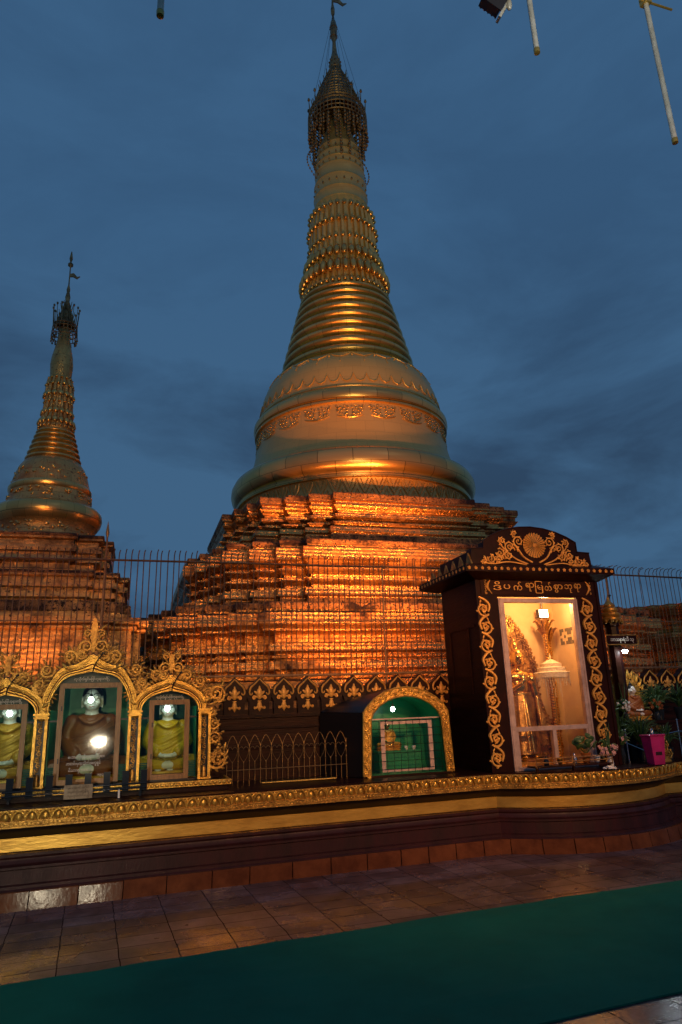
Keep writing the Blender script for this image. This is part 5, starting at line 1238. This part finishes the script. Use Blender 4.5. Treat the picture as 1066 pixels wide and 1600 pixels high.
vase_flowers(6.80, 8.02, 1.336, 'orange flowers in a dark vase between the monk statue and the grassy plant', nf=26, spread=.09, fm='robe_orange', vm='blueblack', leaves=14)
vase_flowers(5.93, 7.72, .853, 'small pinkish bouquet beside the first chrome post', h=.22, nf=22, spread=.10, vm='blueblack', leaves=20)
# donation box
db = thing('donation_box', 'tapered magenta plastic donation box with a metal knob on the ledge', 'donation box', (6.11, 7.35, .853))
def rect(hx, hy, z): return [(6.11 - hx, 7.35 - hy, z), (6.11 + hx, 7.35 - hy, z), (6.11 + hx, 7.35 + hy, z), (6.11 - hx, 7.35 + hy, z)]
g = MB(); g.loft([rect(.072, .06, .853), rect(.076, .062, .865), rect(.104, .085, 1.175)]); g.build('bin', M.setdefault('pink_clear', mat('magenta_plastic_wall', (.62, .03, .22), (.40, .02, .13), 5, .18, 0)), db)
g = MB(); g.loft([rect(.112, .092, 1.176), rect(.114, .094, 1.19), rect(.106, .084, 1.198)]);
for k in range(9): g.ball((6.11 - .096 + .024 * k, 7.258, 1.192), .012, 6, 4)
g.build('lid', 'pink', db, 50)
g = MB(); g.box(6.065, 6.155, 7.278, 7.283, .96, 1.10); g.build('slip', M['plinth'], db)
g = MB(); g.lathe([(.022, 1.199), (.024, 1.23), (.018, 1.24), (.022, 1.255), (.010, 1.265)], 6.11, 7.35, 12, False, True); g.build('knob', 'steel', db, 50)
# chrome handrails
for pts, lab in (([(6.0, 7.7, .853), (6.0, 7.7, 1.25)], 'short upright chrome post at the right foot of the cabinet'), ([(6.22, 7.6, .853), (6.22, 7.6, 1.16)], 'short upright chrome post left of the donation box'), ([(6.86, 7.75, .853), (6.86, 7.75, 1.34)], 'short upright chrome post right of the donation box')):
    g = MB(); g.tube(pts, .012, 8); g.ball(pts[-1], .014, 8, 6); tag(g.build('chrome_post', 'steel', smooth=60), lab, 'post', 'chrome posts on the ledge')
g = MB(); g.tube([(5.95, 7.66, 1.10), (6.18, 7.55, .98), (6.36, 7.48, .90)], .006, 6); tag(g.build('chrome_rail', 'steel', smooth=60), 'short thin chrome rail sloping down at the right foot of the cabinet', 'rail'); g = MB(); g.tube([(6.22, 7.62, 1.14), (6.86, 7.74, 1.20), (7.4, 7.8, 1.12)], .006, 6); tag(g.build('chrome_rail', 'steel', smooth=60), 'thin chrome rail linking the upright posts behind the donation box', 'rail')
g = MB(); gx, gy, gz = 6.42, 7.55, .853
for s in (-1, 1):
    scroll(g, gx + s * .06, gz + .10, .055, -PI / 2, 1.4, s, gy, .011, 6); scroll(g, gx + s * .035, gz + .20, .04, PI / 2, 1.3, -s, gy, .009, 5); leafblob(g, gx + s * .01, gy, gz + .22, .09, .02, PI / 2 - s * .4, .012)
g.prism([(gx - .10, gz), (gx + .10, gz), (gx + .07, gz + .05), (gx, gz + .30), (gx - .07, gz + .05)], gy + .004, gy + .02)
tag(g.build('gilt_ornament', 'gilt_dull', smooth=50), 'small dark gold carved ornament right of the donation box', 'ornament')

# ================================================================== STUPAS
def redent(a, A, p, q, n, d):
    """quarter outlines of a redented square, offset outward by d; loop counter-clockwise seen from above"""
    pts = [(a, A)]
    for k in range(n): pts += [(a + k * p, A - (k + 1) * q), (a + (k + 1) * p, A - (k + 1) * q)]
    x, y = pts[-1]
    for k in range(n): pts += [(x + k * q, y - (k + 1) * p), (x + (k + 1) * q, y - (k + 1) * p)]
    out = []
    quad = [(x + d, y + d) for x, y in pts]           # from near +y axis round to +x axis (clockwise)
    loop = [(x, y) for x, y in quad] + [(x, -y) for x, y in quad[::-1]] + [(-x, -y) for x, y in quad] + [(-x, y) for x, y in quad[::-1]]
    return loop[::-1]
def stupa(name, label, cx, cy, f, plan, tiers, bellp, rings, rows, bud, hti, mats, relief=None, seg=96, bands=()):
    """f maps a unit height to metres via f(z); plan and radii already in units of S"""
    S, zf = f
    root = thing(name, label, 'stupa', (cx, cy, zf(1.0)))
    a, A, p, q, n = plan
    bp_ = redent(a, A, p, q, n, 0); nseg = [max(1, int(math.hypot(u[0] - v[0], u[1] - v[1]) * S / .085)) for u, v in zip(bp_, bp_[1:] + bp_[:1])]
    def outline(d, z, chip_k=1.0):                            # one redented outline, slightly uneven, with knocked-off edges
        pts = redent(a, A, p, q, n, d); ring = []
        for i, (x, y) in enumerate(pts):
            x2_, y2_ = pts[(i + 1) % len(pts)]
            for k in range(nseg[i]):
                t = k / nseg[i]; X = cx + (x + (x2_ - x) * t) * S; Y = cy + (y + (y2_ - y) * t) * S; Z = zf(z)
                e1 = mnoise.noise((X * 2.2, Y * 2.2, Z * 3.0)) * .004 + mnoise.noise((X * 11, Y * 11, Z * 9)) * .003
                chip = max(0, mnoise.noise((X * 5.3, Y * 5.3, Z * 5.0 + 7)) - .38) * .06 * chip_k
                vx, vy = cx - X, cy - Y; l_ = math.hypot(vx, vy) + 1e-6
                ring.append((X + vx / l_ * (e1 + chip), Y + vy / l_ * (e1 + chip), Z + e1 * .5 - chip * .4))
        return ring
    for prof in tiers:                                        # each terrace storey, profile top to bottom
        g = MB(); g.loft([outline(d, z) for d, z in prof[::-1]]); ter = g.build('terrace', mats[0], root)
        # weathered slab on top and dark speckled foot of the storey
        (d1, z1), (d2, z2) = prof[1], prof[2]; o_ = .012
        g = MB(); g.loft([outline(d2 + o_, z2 + .03, 1.5), outline(d1 + o_ + .004, z2 + .05, 2.0), outline(d1 + o_ + .004, z1 - .01, 2.5), outline(d1 + o_ - .006, z1 + .008, 2.5), outline(d1 - .25, z1 + .010)]); g.build('top_slab', 'stained', ter)
        (d1, z1), (d2, z2) = prof[-2], prof[-1]
        g = MB(); g.loft([outline(max(d1, d2) + o_, z2), outline(max(d1, d2) + o_, z1 - .02), outline(max(d1, d2) - .02, z1 - .012)], False, True); g.build('foot_band', 'stained', ter)
    g = MB(); prof = []
    for (r0, z0), (r1, z1) in zip(bellp, bellp[1:]):
        k = max(1, int(abs(z1 - z0) / .12))
        for i in range(k): t = i / k; prof.append(((r0 + (r1 - r0) * t) * S, zf(z0 + (z1 - z0) * t)))
    prof.append((bellp[-1][0] * S, zf(bellp[-1][1])))
    cut = [zf(z) for z in bands]
    runs = []; cur = [prof[0]]
    for p0, p1 in zip(prof, prof[1:]):
        cur.append(p1)
        if any(p0[1] < c <= p1[1] + 1e-6 for c in cut): runs.append(cur); cur = [p1]
    runs.append(cur)
    bell = None
    for k, run in enumerate(runs):
        g = MB(); g.lathe(run, cx, cy, seg)
        if k % 2 == 0: o_ = g.build('bell', mats[1], root, 35); bell = bell or o_
        else: g.build('gold_moulding', mats[2], root, 35)
    if relief: relief(bell, cx, cy, S, zf)
    # concentric rings
    z0, z1, r0, r1, nr = rings
    g = MB(); prof = []
    zs = [z0 + (z1 - z0) * (1 - (1 - i / nr) ** 1.12) for i in range(nr + 1)]
    for i in range(nr):
        za, zb = zs[i], zs[i + 1]; ta = i / nr; rr_ = r0 + (r1 - r0) * (1 - (1 - ta) ** 1.15); h = zb - za
        for u, o in ((0.0, -.03), (.10, .02), (.24, .055), (.42, .065), (.58, .045), (.74, .0), (.88, -.03)):
            prof.append(((rr_ + o * (h / .2)) * S, zf(za + u * h)))
    prof.append((r1 * S * .95, zf(z1)))
    g.lathe(prof, cx, cy, seg); g.build('ring_spire', mats[2], root, 60)
    # lotus mouldings
    g = MB(); prof = []
    for (z, r_, nb_, sz, kind) in rows: prof += [((r_ - sz * .55) * S, zf(z - sz)), ((r_ - sz * .35) * S, zf(z)), ((r_ - sz * .7) * S, zf(z + sz))]
    g.lathe(prof, cx, cy, seg // 2); core = g.build('lotus_core', mats[1], root, 40)
    for idx, (z, r_, nb_, sz, kind) in enumerate(rows):
        g = MB()
        for k in range(nb_):
            an = 2 * PI * (k + .5 * (idx % 2)) / nb_; c = (cx + r_ * S * math.cos(an), cy + r_ * S * math.sin(an), zf(z)); rot = Matrix.Rotation(an, 3, 'Z')
            w = PI * r_ / nb_ * .92
            if kind == 'petal':
                g.ball(c, (sz * .55 * S, w * S, sz * .95 * S), 7, 6, rot @ Matrix.Rotation(-.35, 3, 'Y'))
            else:
                g.ball(c, (sz * .6 * S, w * .8 * S, sz * .6 * S), 6, 5, rot)
        g.build('petal_row', mats[2], root, 60)
        # upright ribs to the next row
        if idx + 1 < len(rows):
            z2, r2 = rows[idx + 1][0], rows[idx + 1][1]; g = MB()
            for k in range(nb_):
                an = 2 * PI * (k + .5 * (idx % 2)) / nb_; ra, rb2 = r_ - sz * .32, r2 - rows[idx + 1][3] * .35
                g.tube([(cx + rr2 * S * math.cos(an), cy + rr2 * S * math.sin(an), zf(zz2)) for rr2, zz2 in ((ra, z + sz * .4), ((ra + rb2) / 2, (z + z2) / 2), (rb2, z2 - rows[idx + 1][3] * .4))], PI * r_ / nb_ * .62 * S, 5)
            g.build('rib_band', mats[1], root, 60)
    g = MB(); g.lathe([(r_ * S, zf(z)) for r_, z in bud], cx, cy, 40); g.build('spire_bud', mats[1], root, 40)
    # umbrella crown
    hp = thing_part('crown_umbrella', root, cx, cy)
    return root, hp
def thing_part(name, root, cx, cy):
    o = bpy.data.objects.new(name, None); C.objects.link(o); o.parent = root; WLOC[o.name] = WLOC[root.name].copy(); return o
def crown(hp, cx, cy, S, zf, rim, rimz, cone, spike, vane, hang, cables, nb=40, tube=.011):
    """openwork metal umbrella: rim basket, net cone, spike, vane, hanging bells"""
    t = tube * S
    g = MB()
    for z, r_ in rimz: g.tube([(cx + r_ * S * math.cos(2 * PI * k / 40), cy + r_ * S * math.sin(2 * PI * k / 40), zf(z)) for k in range(40)], t, 5, True)
    zt, zb = rimz[0][0], rimz[-1][0]; rt, rb2 = rimz[0][1], rimz[-1][1]
    for k in range(nb):
        a = 2 * PI * k / nb; g.tube([(cx + r_ * S * math.cos(a), cy + r_ * S * math.sin(a), zf(z)) for z, r_ in rimz], t * .8, 4)
    for k in range(14):
        a = 2 * PI * k / 14; x, y = cx + rt * S * math.cos(a), cy + rt * S * math.sin(a); g.tube([(x, y, zf(zt)), (x + .02 * S * math.cos(a), y + .02 * S * math.sin(a), zf(zt + .32))], [t, t * .5], 4); g.ball((x + .02 * S * math.cos(a), y + .02 * S * math.sin(a), zf(zt + .34)), (t * 2.2, t * 2.2, t * 3.2), 5, 4)
    g.build('rim_basket', 'hti', hp, 60)
    g = MB()                                                    # cone net
    for i, (z, r_) in enumerate(cone):
        g.tube([(cx + r_ * S * math.cos(2 * PI * k / 28), cy + r_ * S * math.sin(2 * PI * k / 28), zf(z)) for k in range(28)], t * .8, 4, True)
        if i and i < len(cone) - 1 and i % 2 == 1:
            for k in range(10): a = 2 * PI * (k + .3 * i) / 10; g.tube([(cx + r_ * S * math.cos(a), cy + r_ * S * math.sin(a), zf(z)), (cx + (r_ + .03) * S * math.cos(a), cy + (r_ + .03) * S * math.sin(a), zf(z + .16))], [t * .9, t * .5], 4)
    for k in range(26):
        a = 2 * PI * k / 26; g.tube([(cx + r_ * S * math.cos(a), cy + r_ * S * math.sin(a), zf(z)) for z, r_ in cone], t * .75, 4)
    g.lathe([(r_ * .86 * S, zf(z)) for z, r_ in cone], cx, cy, 20)
    g.build('net_cone', M['hti'], hp, 60)
    g = MB(); g.lathe([(r_ * S, zf(z)) for r_, z in spike], cx, cy, 12, False, True)
    for r_, z in spike[1:-1]:
        if r_ > .08:
            for k in range(10): a = 2 * PI * k / 10; g.ball((cx + r_ * S * math.cos(a), cy + r_ * S * math.sin(a), zf(z)), .022 * S, 5, 4)
    g.build('spike', 'hti', hp, 50)
    g = MB(); zv = vane
    v = .95 if rim > .5 else .42
    g.prism([(cx + u * v * S, zf(zv + w * v)) for u, w in ((0, 0), (.16, .06), (.30, -.10), (.42, -.06), (.30, -.20), (.14, -.12), (0, -.14))], cy - .012 * S, cy + .012 * S); g.build('vane', 'hti', hp)
    g = MB()                                                    # bells on chains under the rim
    for (z, r_, l_, n_) in hang:
        for k in range(n_):
            a = 2 * PI * (k + random.uniform(-.2, .2)) / n_; x, y = cx + r_ * S * math.cos(a), cy + r_ * S * math.sin(a); ll = l_ * random.uniform(.7, 1.1); m_ = max(2, int(ll / .09))
            g.tube([(x, y, zf(z)), (x, y, zf(z - ll))], t * .35, 3)
            for i in range(m_): g.ball((x + random.uniform(-.01, .01) * S, y, zf(z - ll * (i + 1) / m_)), (t * 1.9, t * 1.9, t * 2.5), 5, 4)
    g.build('hanging_bells', 'hti', hp, 60)
    if cables:
        (z1, z0, r0, n_) = cables
        for k in range(n_):
            a = 2 * PI * (k + .25) / n_; g = MB(); g.tube([(cx, cy, zf(z1)), (cx + r0 * S * math.cos(a), cy + r0 * S * math.sin(a), zf(z0))], .0045 * S, 3); g.build('stay_cable', 'black', hp)

# ---- the great stupa
S1 = 1.4
zf1 = lambda z: 1.6 + (z - 1.6) * S1
X1, Y1 = 4.209 * S1, 12.9 * S1
T1 = [(-1.0, 5.0), (0, 5.0), (.004, 4.88), (-.03, 4.865), (-.03, 4.805), (.012, 4.795), (-.055, 4.715), (-.078, 4.71), (-.078, 4.655), (-.01, 4.645), (-.015, 4.605), (-.06, 4.572), (-.088, 4.565), (-.088, 4.515), (.05, 4.505), (.052, 4.485), (.0, 4.435), (.0, 4.42), (.10, 4.41), (.115, 4.33), (.085, 4.30), (.085, 4.10)]
T2 = [(-.1, 4.052), (.615, 4.05), (.615, 3.95), (.69, 3.925), (.70, 3.75), (.60, 3.672), (.57, 3.665), (.57, 3.635), (.65, 3.622), (.65, 3.60), (.565, 3.54), (.545, 3.535), (.545, 3.49), (.625, 3.478), (.63, 3.45), (.55, 3.39), (.54, 3.385), (.54, 3.34), (.66, 3.325), (.675, 3.22), (.62, 3.2), (.62, 3.02)]
T3 = [(.4, 2.992), (1.36, 2.99), (1.36, 2.88), (1.475, 2.845), (1.485, 2.70), (1.42, 2.645), (1.42, 2.62), (1.34, 2.60), (1.22, 2.59), (1.22, 2.475), (1.33, 2.46), (1.335, 2.37), (1.24, 2.345), (1.21, 2.34), (1.21, 2.325), (1.275, 2.315), (1.275, 2.285), (1.21, 2.27), (1.21, 2.25), (1.33, 2.237), (1.335, 2.14), (1.21, 2.115), (1.21, 2.02), (1.43, 1.99), (1.45, 1.80), (1.52, 1.78), (1.52, 1.17)]
bell1 = [(2.30, 4.98), (2.42, 5.0), (2.42, 5.06), (2.34, 5.08), (2.31, 5.22), (2.30, 5.42), (2.33, 5.50), (2.40, 5.505), (2.41, 5.55), (2.37, 5.57), (2.38, 5.60), (2.44, 5.63), (2.485, 5.70), (2.51, 5.80), (2.50, 5.91), (2.45, 6.01), (2.37, 6.07), (2.28, 6.09), (2.21, 6.10), (2.17, 6.16), (2.11, 6.30), (2.05, 6.50), (2.01, 6.70), (1.985, 6.90), (1.975, 7.06), (1.975, 7.10), (2.03, 7.105), (2.035, 7.14), (1.99, 7.15), (1.99, 7.17), (2.03, 7.19), (2.055, 7.25), (2.05, 7.32), (2.01, 7.37), (1.96, 7.38), (1.945, 7.44), (1.93, 7.50), (1.905, 7.66), (1.86, 7.90), (1.785, 8.10), (1.68, 8.27), (1.56, 8.38), (1.46, 8.44), (1.38, 8.48)]
def relief1(bell, cx, cy, S, zf):
    rad = lambda z: next((r0 + (r1 - r0) * (z - z0) / (z1 - z0 + 1e-9) for (r0, z0), (r1, z1) in zip(bell1, bell1[1:]) if z0 <= z <= z1), 1.9)
    def pt(an, z, o=.012): r_ = rad(z) + o; return (cx + r_ * S * math.cos(an), cy + r_ * S * math.sin(an), zf(z))
    g = MB()                                        # floral medallions under the middle band
    for k in range(20):
        a0 = -PI / 2 - .31 + 2 * PI * k / 20
        for s in (-1, 1):
            for (u, z) in ((.02, 6.80), (.045, 6.84), (.07, 6.86), (.095, 6.88), (.115, 6.93), (.11, 6.98), (.09, 7.0), (.06, 6.97), (.03, 6.93), (.02, 7.0), (.05, 7.03), (.125, 7.02), (.08, 6.93), (.03, 6.87)):
                an = a0 + s * u; rot = Matrix.Rotation(an, 3, 'Z'); g.ball(pt(an, z), (.016 * S, random.uniform(.016, .034) * S, random.uniform(.012, .026) * S), 6, 4, rot @ Matrix.Rotation(random.uniform(-.7, .7), 3, 'X'))
        g.tube([pt(a0 + u, 6.78 + .6 * u * u * 6) for u in (-.12, -.08, -.04, 0, .04, .08, .12)], .008 * S, 4)
    g.build('floral_relief', M['ring_gold'], bell, 60)
    g = MB()                                        # pointed leaf outlines above the middle band
    n_ = 48
    for k in range(n_):
        a0 = 2 * PI * k / n_; w = 2 * PI / n_
        g.tube([pt(a0 + w * u, z) for u, z in ((-.5, 7.56), (-.2, 7.60), (0, 7.74), (.2, 7.60), (.5, 7.56))], .010 * S, 4)
    n_ = 24
    for k in range(n_):                              # swags below the rings
        a0 = 2 * PI * k / n_; w = 2 * PI / n_
        g.tube([pt(a0 + w * u, z) for u, z in ((-.5, 8.20), (-.25, 8.24), (0, 8.32), (.25, 8.24), (.5, 8.20))], .010 * S, 4); g.tube([pt(a0 + w * .5, 8.20), pt(a0 + w * .5, 8.06)], .008 * S, 4); g.ball(pt(a0, 8.24), .022 * S, 5, 4)
    n_ = 56
    for k in range(n_):                              # lotus leaf band under the flange
        a0 = 2 * PI * k / n_; w = 2 * PI / n_
        g.tube([pt(a0 + w * u, z) for u, z in ((-.5, 5.48), (-.34, 5.36), (0, 5.20), (.34, 5.36), (.5, 5.48))], .013 * S, 4); g.tube([pt(a0 + w * u, z) for u, z in ((-.25, 5.48), (0, 5.31), (.25, 5.48))], .010 * S, 4); g.tube([pt(a0 + w * (.5 + u), z) for u, z in ((-.3, 5.12), (0, 5.30), (.3, 5.12))], .010 * S, 4)
    g.build('leaf_relief', M['bell'], bell, 60)
    g = MB()
    for z in (7.47, 5.03): g.tube([pt(2 * PI * k / 96, z, .0) for k in range(96)], .022 * S, 6, True)
    g.build('bead_moulding', M['ring_gold'], bell, 60)
rows1 = [(10.50, .95, 44, .10, 'bead'), (10.88, .93, 36, .20, 'petal'), (11.32, .84, 34, .17, 'petal'), (11.74, .78, 32, .11, 'bead'), (12.20, .78, 32, .12, 'bead'), (12.64, .74, 30, .12, 'bead')]
bud1 = [(.62, 12.60), (.635, 12.92), (.65, 12.95), (.632, 12.98), (.63, 13.2), (.645, 13.23), (.625, 13.26), (.615, 13.55), (.63, 13.58), (.605, 13.61), (.59, 13.9), (.605, 13.93), (.58, 13.96), (.575, 14.08), (.60, 14.12), (.57, 14.16), (.555, 14.32), (.572, 14.35), (.545, 14.38), (.52, 14.55), (.54, 14.60), (.52, 14.66), (.48, 14.72), (.40, 15.0), (.30, 15.3), (.20, 15.6), (.1, 16.0)]
great, hp1 = stupa('great_stupa', 'huge gilded stupa with floodlit orange terraces in the centre', X1, Y1, (S1, zf1), (1.2443, 2.834, .37, .16, 3), [T1, T2, T3], bell1, (8.46, 10.45, 1.41, .94, 9), rows1, bud1, None, ('terrace', 'bell', 'ring_gold'), relief1, 96, (5.50, 6.10, 7.10, 7.38))
for o_ in [c for c in great.children if c.name.startswith('terrace')]: pass
crown(hp1, X1, Y1, S1, zf1, .72, [(15.80, .70), (15.70, .715), (15.58, .72), (15.46, .72), (15.34, .72)], [(15.72, .715), (15.86, .68), (15.98, .63), (16.1, .585), (16.22, .545), (16.35, .50), (16.5, .455), (16.65, .40), (16.8, .345), (16.95, .285), (17.1, .22), (17.3, .145)], [(.13, 17.2), (.15, 17.35), (.155, 17.5), (.12, 17.62), (.07, 17.85), (.05, 18.1), (.045, 18.25), (.085, 18.4), (.09, 18.7), (.07, 18.9), (.02, 18.95), (.02, 19.1), (.05, 19.2), (.055, 19.35), (.03, 19.5), (.02, 19.7), (.02, 20.0), (.08, 20.2), (.05, 20.45), (.01, 20.8)], 19.75,
      [(15.34, .72, .40, 38), (15.34, .66, .80, 20), (15.34, .60, 1.15, 14), (15.34, .45, .35, 16)], (19.2, 15.8, .68, 7), 46, .017)
g = MB()                                            # studs round the top of the bud
for z_, r_ in ((14.23, .57), (14.46, .545), (14.02, .585), (13.42, .625)):
    for k in range(22): a = 2 * PI * k / 22; g.ball((X1 + r_ * S1 * math.cos(a), Y1 + r_ * S1 * math.sin(a), zf1(z_)), (.022 * S1, .022 * S1, .034 * S1), 6, 4)
g.build('stud_band', 'hti', hp1, 60)
g = MB()                                            # bead loops hanging beside the bud
for an in (PI + .25, .15, PI + .05, .35):
    for k in range(13):
        t = k / 12; r_ = .60 + .21 * math.sin(t * PI); z = 14.75 - .95 * t; g.ball((X1 + r_ * S1 * math.cos(an), Y1 + r_ * S1 * math.sin(an), zf1(z)), (.022 * S1, .022 * S1, .03 * S1), 5, 4)
    g.tube([(X1 + (.60 + .21 * math.sin(t * PI)) * S1 * math.cos(an), Y1 + (.60 + .21 * math.sin(t * PI)) * S1 * math.sin(an), zf1(14.75 - .95 * t)) for t in [i / 12 for i in range(13)]], .006 * S1, 4)
g.build('bead_loop', 'hti', hp1, 60)

# ---- the smaller stupa at left
X2, Y2 = -1.43, 11.41
zf2 = lambda z: z
U1 = [(-.8, 4.24), (.0, 4.24), (.0, 4.17), (-.06, 4.15), (-.06, 4.09), (-.02, 4.08), (-.02, 3.98), (-.08, 3.97), (-.08, 3.93), (-.04, 3.92), (-.03, 3.84), (-.12, 3.82), (-.12, 3.74), (-.06, 3.72), (-.06, 3.62)]
U2 = [(-.2, 3.635), (.26, 3.63), (.26, 3.57), (.20, 3.55), (.20, 3.50), (.25, 3.49), (.25, 3.41), (.17, 3.40), (.17, 3.36), (.22, 3.35), (.22, 3.27), (.14, 3.25), (.14, 3.20), (.18, 3.19), (.20, 3.06)]
U3 = [(.1, 3.205), (.30, 3.20), (.30, 3.03), (.46, 3.01), (.46, 2.965), (.57, 2.95), (.57, 2.87), (.50, 2.86), (.54, 2.83), (.54, 2.80), (.47, 2.78), (.47, 1.9), (.56, 1.88), (.56, .86)]
bell2 = [(.80, 4.22), (.82, 4.26), (.80, 4.30), (.72, 4.34), (.70, 4.42), (.71, 4.50), (.76, 4.56), (.80, 4.62), (.82, 4.70), (.81, 4.78), (.76, 4.84), (.68, 4.87), (.64, 4.92), (.62, 5.02), (.61, 5.10), (.63, 5.13), (.63, 5.18), (.60, 5.22), (.58, 5.30), (.55, 5.42), (.50, 5.55), (.44, 5.64), (.40, 5.68)]
rows2 = [(6.26, .275, 20, .04, 'bead'), (6.36, .265, 18, .07, 'petal'), (6.54, .235, 16, .06, 'petal'), (6.72, .22, 16, .04, 'bead'), (6.86, .225, 14, .06, 'petal'), (7.04, .215, 14, .045, 'bead'), (7.17, .19, 14, .035, 'bead')]
bud2 = [(.165, 7.12), (.175, 7.3), (.185, 7.45), (.17, 7.6), (.13, 7.8), (.10, 7.95), (.09, 8.1), (.05, 8.3)]
def relief2(bell, cx, cy, S, zf):
    g = MB(); random.seed(5)
    for k in range(230):
        a = random.uniform(0, 2 * PI); z, r_ = random.choice(((random.uniform(4.36, 4.52), .712), (random.uniform(4.95, 5.08), .628), (random.uniform(5.28, 5.46), .565)))
        if 5.2 < z: r_ = .58 - (z - 5.30) * .22
        g.ball((cx + r_ * math.cos(a), cy + r_ * math.sin(a), z), (.016, random.uniform(.02, .045), random.uniform(.012, .03)), 6, 4, Matrix.Rotation(a, 3, 'Z') @ Matrix.Rotation(random.uniform(-1, 1), 3, 'X'))
    g.build('floral_relief', 'ring_gold', bell, 60)
small, hp2 = stupa('small_stupa', 'smaller worn gold stupa with floodlit terraces behind the triple shrine at left', X2, Y2, (1.0, zf2), (.56, 1.03, .34, .13, 1), [U1, U2, U3], bell2, (5.66, 6.22, .40, .265, 6), rows2, bud2, None, ('old_terrace', 'old_gold', 'ring_gold'), relief2, 72, (4.56, 4.87, 5.10, 5.22))
crown(hp2, X2, Y2, 1.0, zf2, .20, [(8.22, .195), (8.16, .20), (8.08, .205), (8.0, .21)], [(8.22, .17), (8.32, .13), (8.42, .105), (8.52, .08), (8.62, .055)], [(.05, 8.58), (.06, 8.64), (.035, 8.72), (.045, 8.80), (.025, 8.90), (.032, 8.96), (.012, 9.05), (.010, 9.3), (.010, 9.42), (.045, 9.45), (.045, 9.49), (.012, 9.52), (.030, 9.6), (.008, 9.75)], 9.28,
      [(8.0, .205, .10, 18)], None, 20, .009)

far = thing('stepped_base', 'dim brown stepped base behind the fence at the right edge', 'base', (16.2, 18.2, 0.0))
for k, (hw_, z_a, z_b) in enumerate(((3.9, 0.0, 2.2), (3.4, 2.2, 3.3), (2.9, 3.3, 4.15))):
    g = MB(); st_ = [(0.0, z_a), (0.0, z_a + (z_b - z_a) * .3), (-.12, z_a + (z_b - z_a) * .34), (-.12, z_a + (z_b - z_a) * .6), (.0, z_a + (z_b - z_a) * .64), (.08, z_b - .12), (.08, z_b), (-.5, z_b)]
    g.loft([[(16.2 + x, 18.2 + y, z) for x, y in redent(hw_ - 1.2, hw_, .3, .3, 2, d)] for d, z in st_]); g.build('terrace', 'terrace', far)

# ================================================================== AWNING PIPES OVERHEAD
bm_ = thing('awning_beam', 'pale beam of the awning overhead, mostly above the frame', 'beam', (2, 2.5, 6.4))
g = MB(); g.box(-4.5, 8.5, 2.46, 2.54, 6.40, 6.50); g.build('beam', 'pipe', bm_)
for x in (-4.4, 8.4):
    g = MB(); g.box(x - .05, x + .05, 2.45, 2.55, 0, 6.40); g.build('post', 'pipe', bm_)
for x, zb, lab in ((2.875, 4.70, 'longest white pipe hanging from above at the top right'), (2.015, 5.115, 'medium white pipe hanging beside the dark floodlight overhead'), (-.025, 4.715, 'short white pipe end hanging at the top left')):
    hp_ = thing('hanging_pipe', lab, 'pipe', (x, 2.5, zb), 'white pipes hanging from the awning')
    g = MB(); g.tube([(x, 2.5, zb + .02), (x, 2.5, 6.40)], .0155, 12); g.build('tube', 'pipe', hp_, 60)
    g = MB(); g.lathe([(.010, zb), (.017, zb + .002), (.018, zb + .03), (.0165, zb + .032)], x, 2.5, 12, True); g.build('cap', 'brass', hp_, 50)
g = MB(); g.tube([(2.84, 2.5, 5.80), (3.10, 2.52, 5.83)], .008, 6); g.box(2.85, 2.90, 2.475, 2.525, 5.77, 5.83); tag(g.build('pipe_clamp', 'brass', smooth=60), 'clamp and thin rod holding the longest hanging pipe', 'clamp')
fx = thing('awning_floodlight', 'dark square floodlight in a pale bracket hanging at the top edge', 'floodlight', (1.79, 2.5, 5.40))
g = MB()
rm = Matrix.Rotation(.5, 3, 'Y') @ Matrix.Rotation(.4, 3, 'X')
def rbx(x0_, x1_, y0_, y1_, z0_, z1_, gg):
    n0 = len(gg.v); gg.box(x0_, x1_, y0_, y1_, z0_, z1_)
    for i in range(n0, len(gg.v)): gg.v[i] = tuple(Vector((1.78, 2.5, 5.42)) + rm @ Vector(gg.v[i]))
rbx(-.07, .05, -.05, .03, -.05, .06, g); rbx(-.08, .06, -.06, -.05, -.06, .07, g)
for k in range(5): rbx(-.06 + k * .025, -.05 + k * .025, .03, .05, -.04, .05, g)
g.build('housing', 'black', fx)
g = MB(); rbx(.06, .075, -.03, .03, -.07, .12, g); rbx(-.08, .075, -.03, .03, .08, .095, g); g.tube([(1.79, 2.5, 5.50), (1.80, 2.5, 6.40)], .010, 6); g.ball((1.85, 2.47, 5.385), (.018, .018, .04), 7, 5); g.build('bracket', 'pipe', fx, 50)
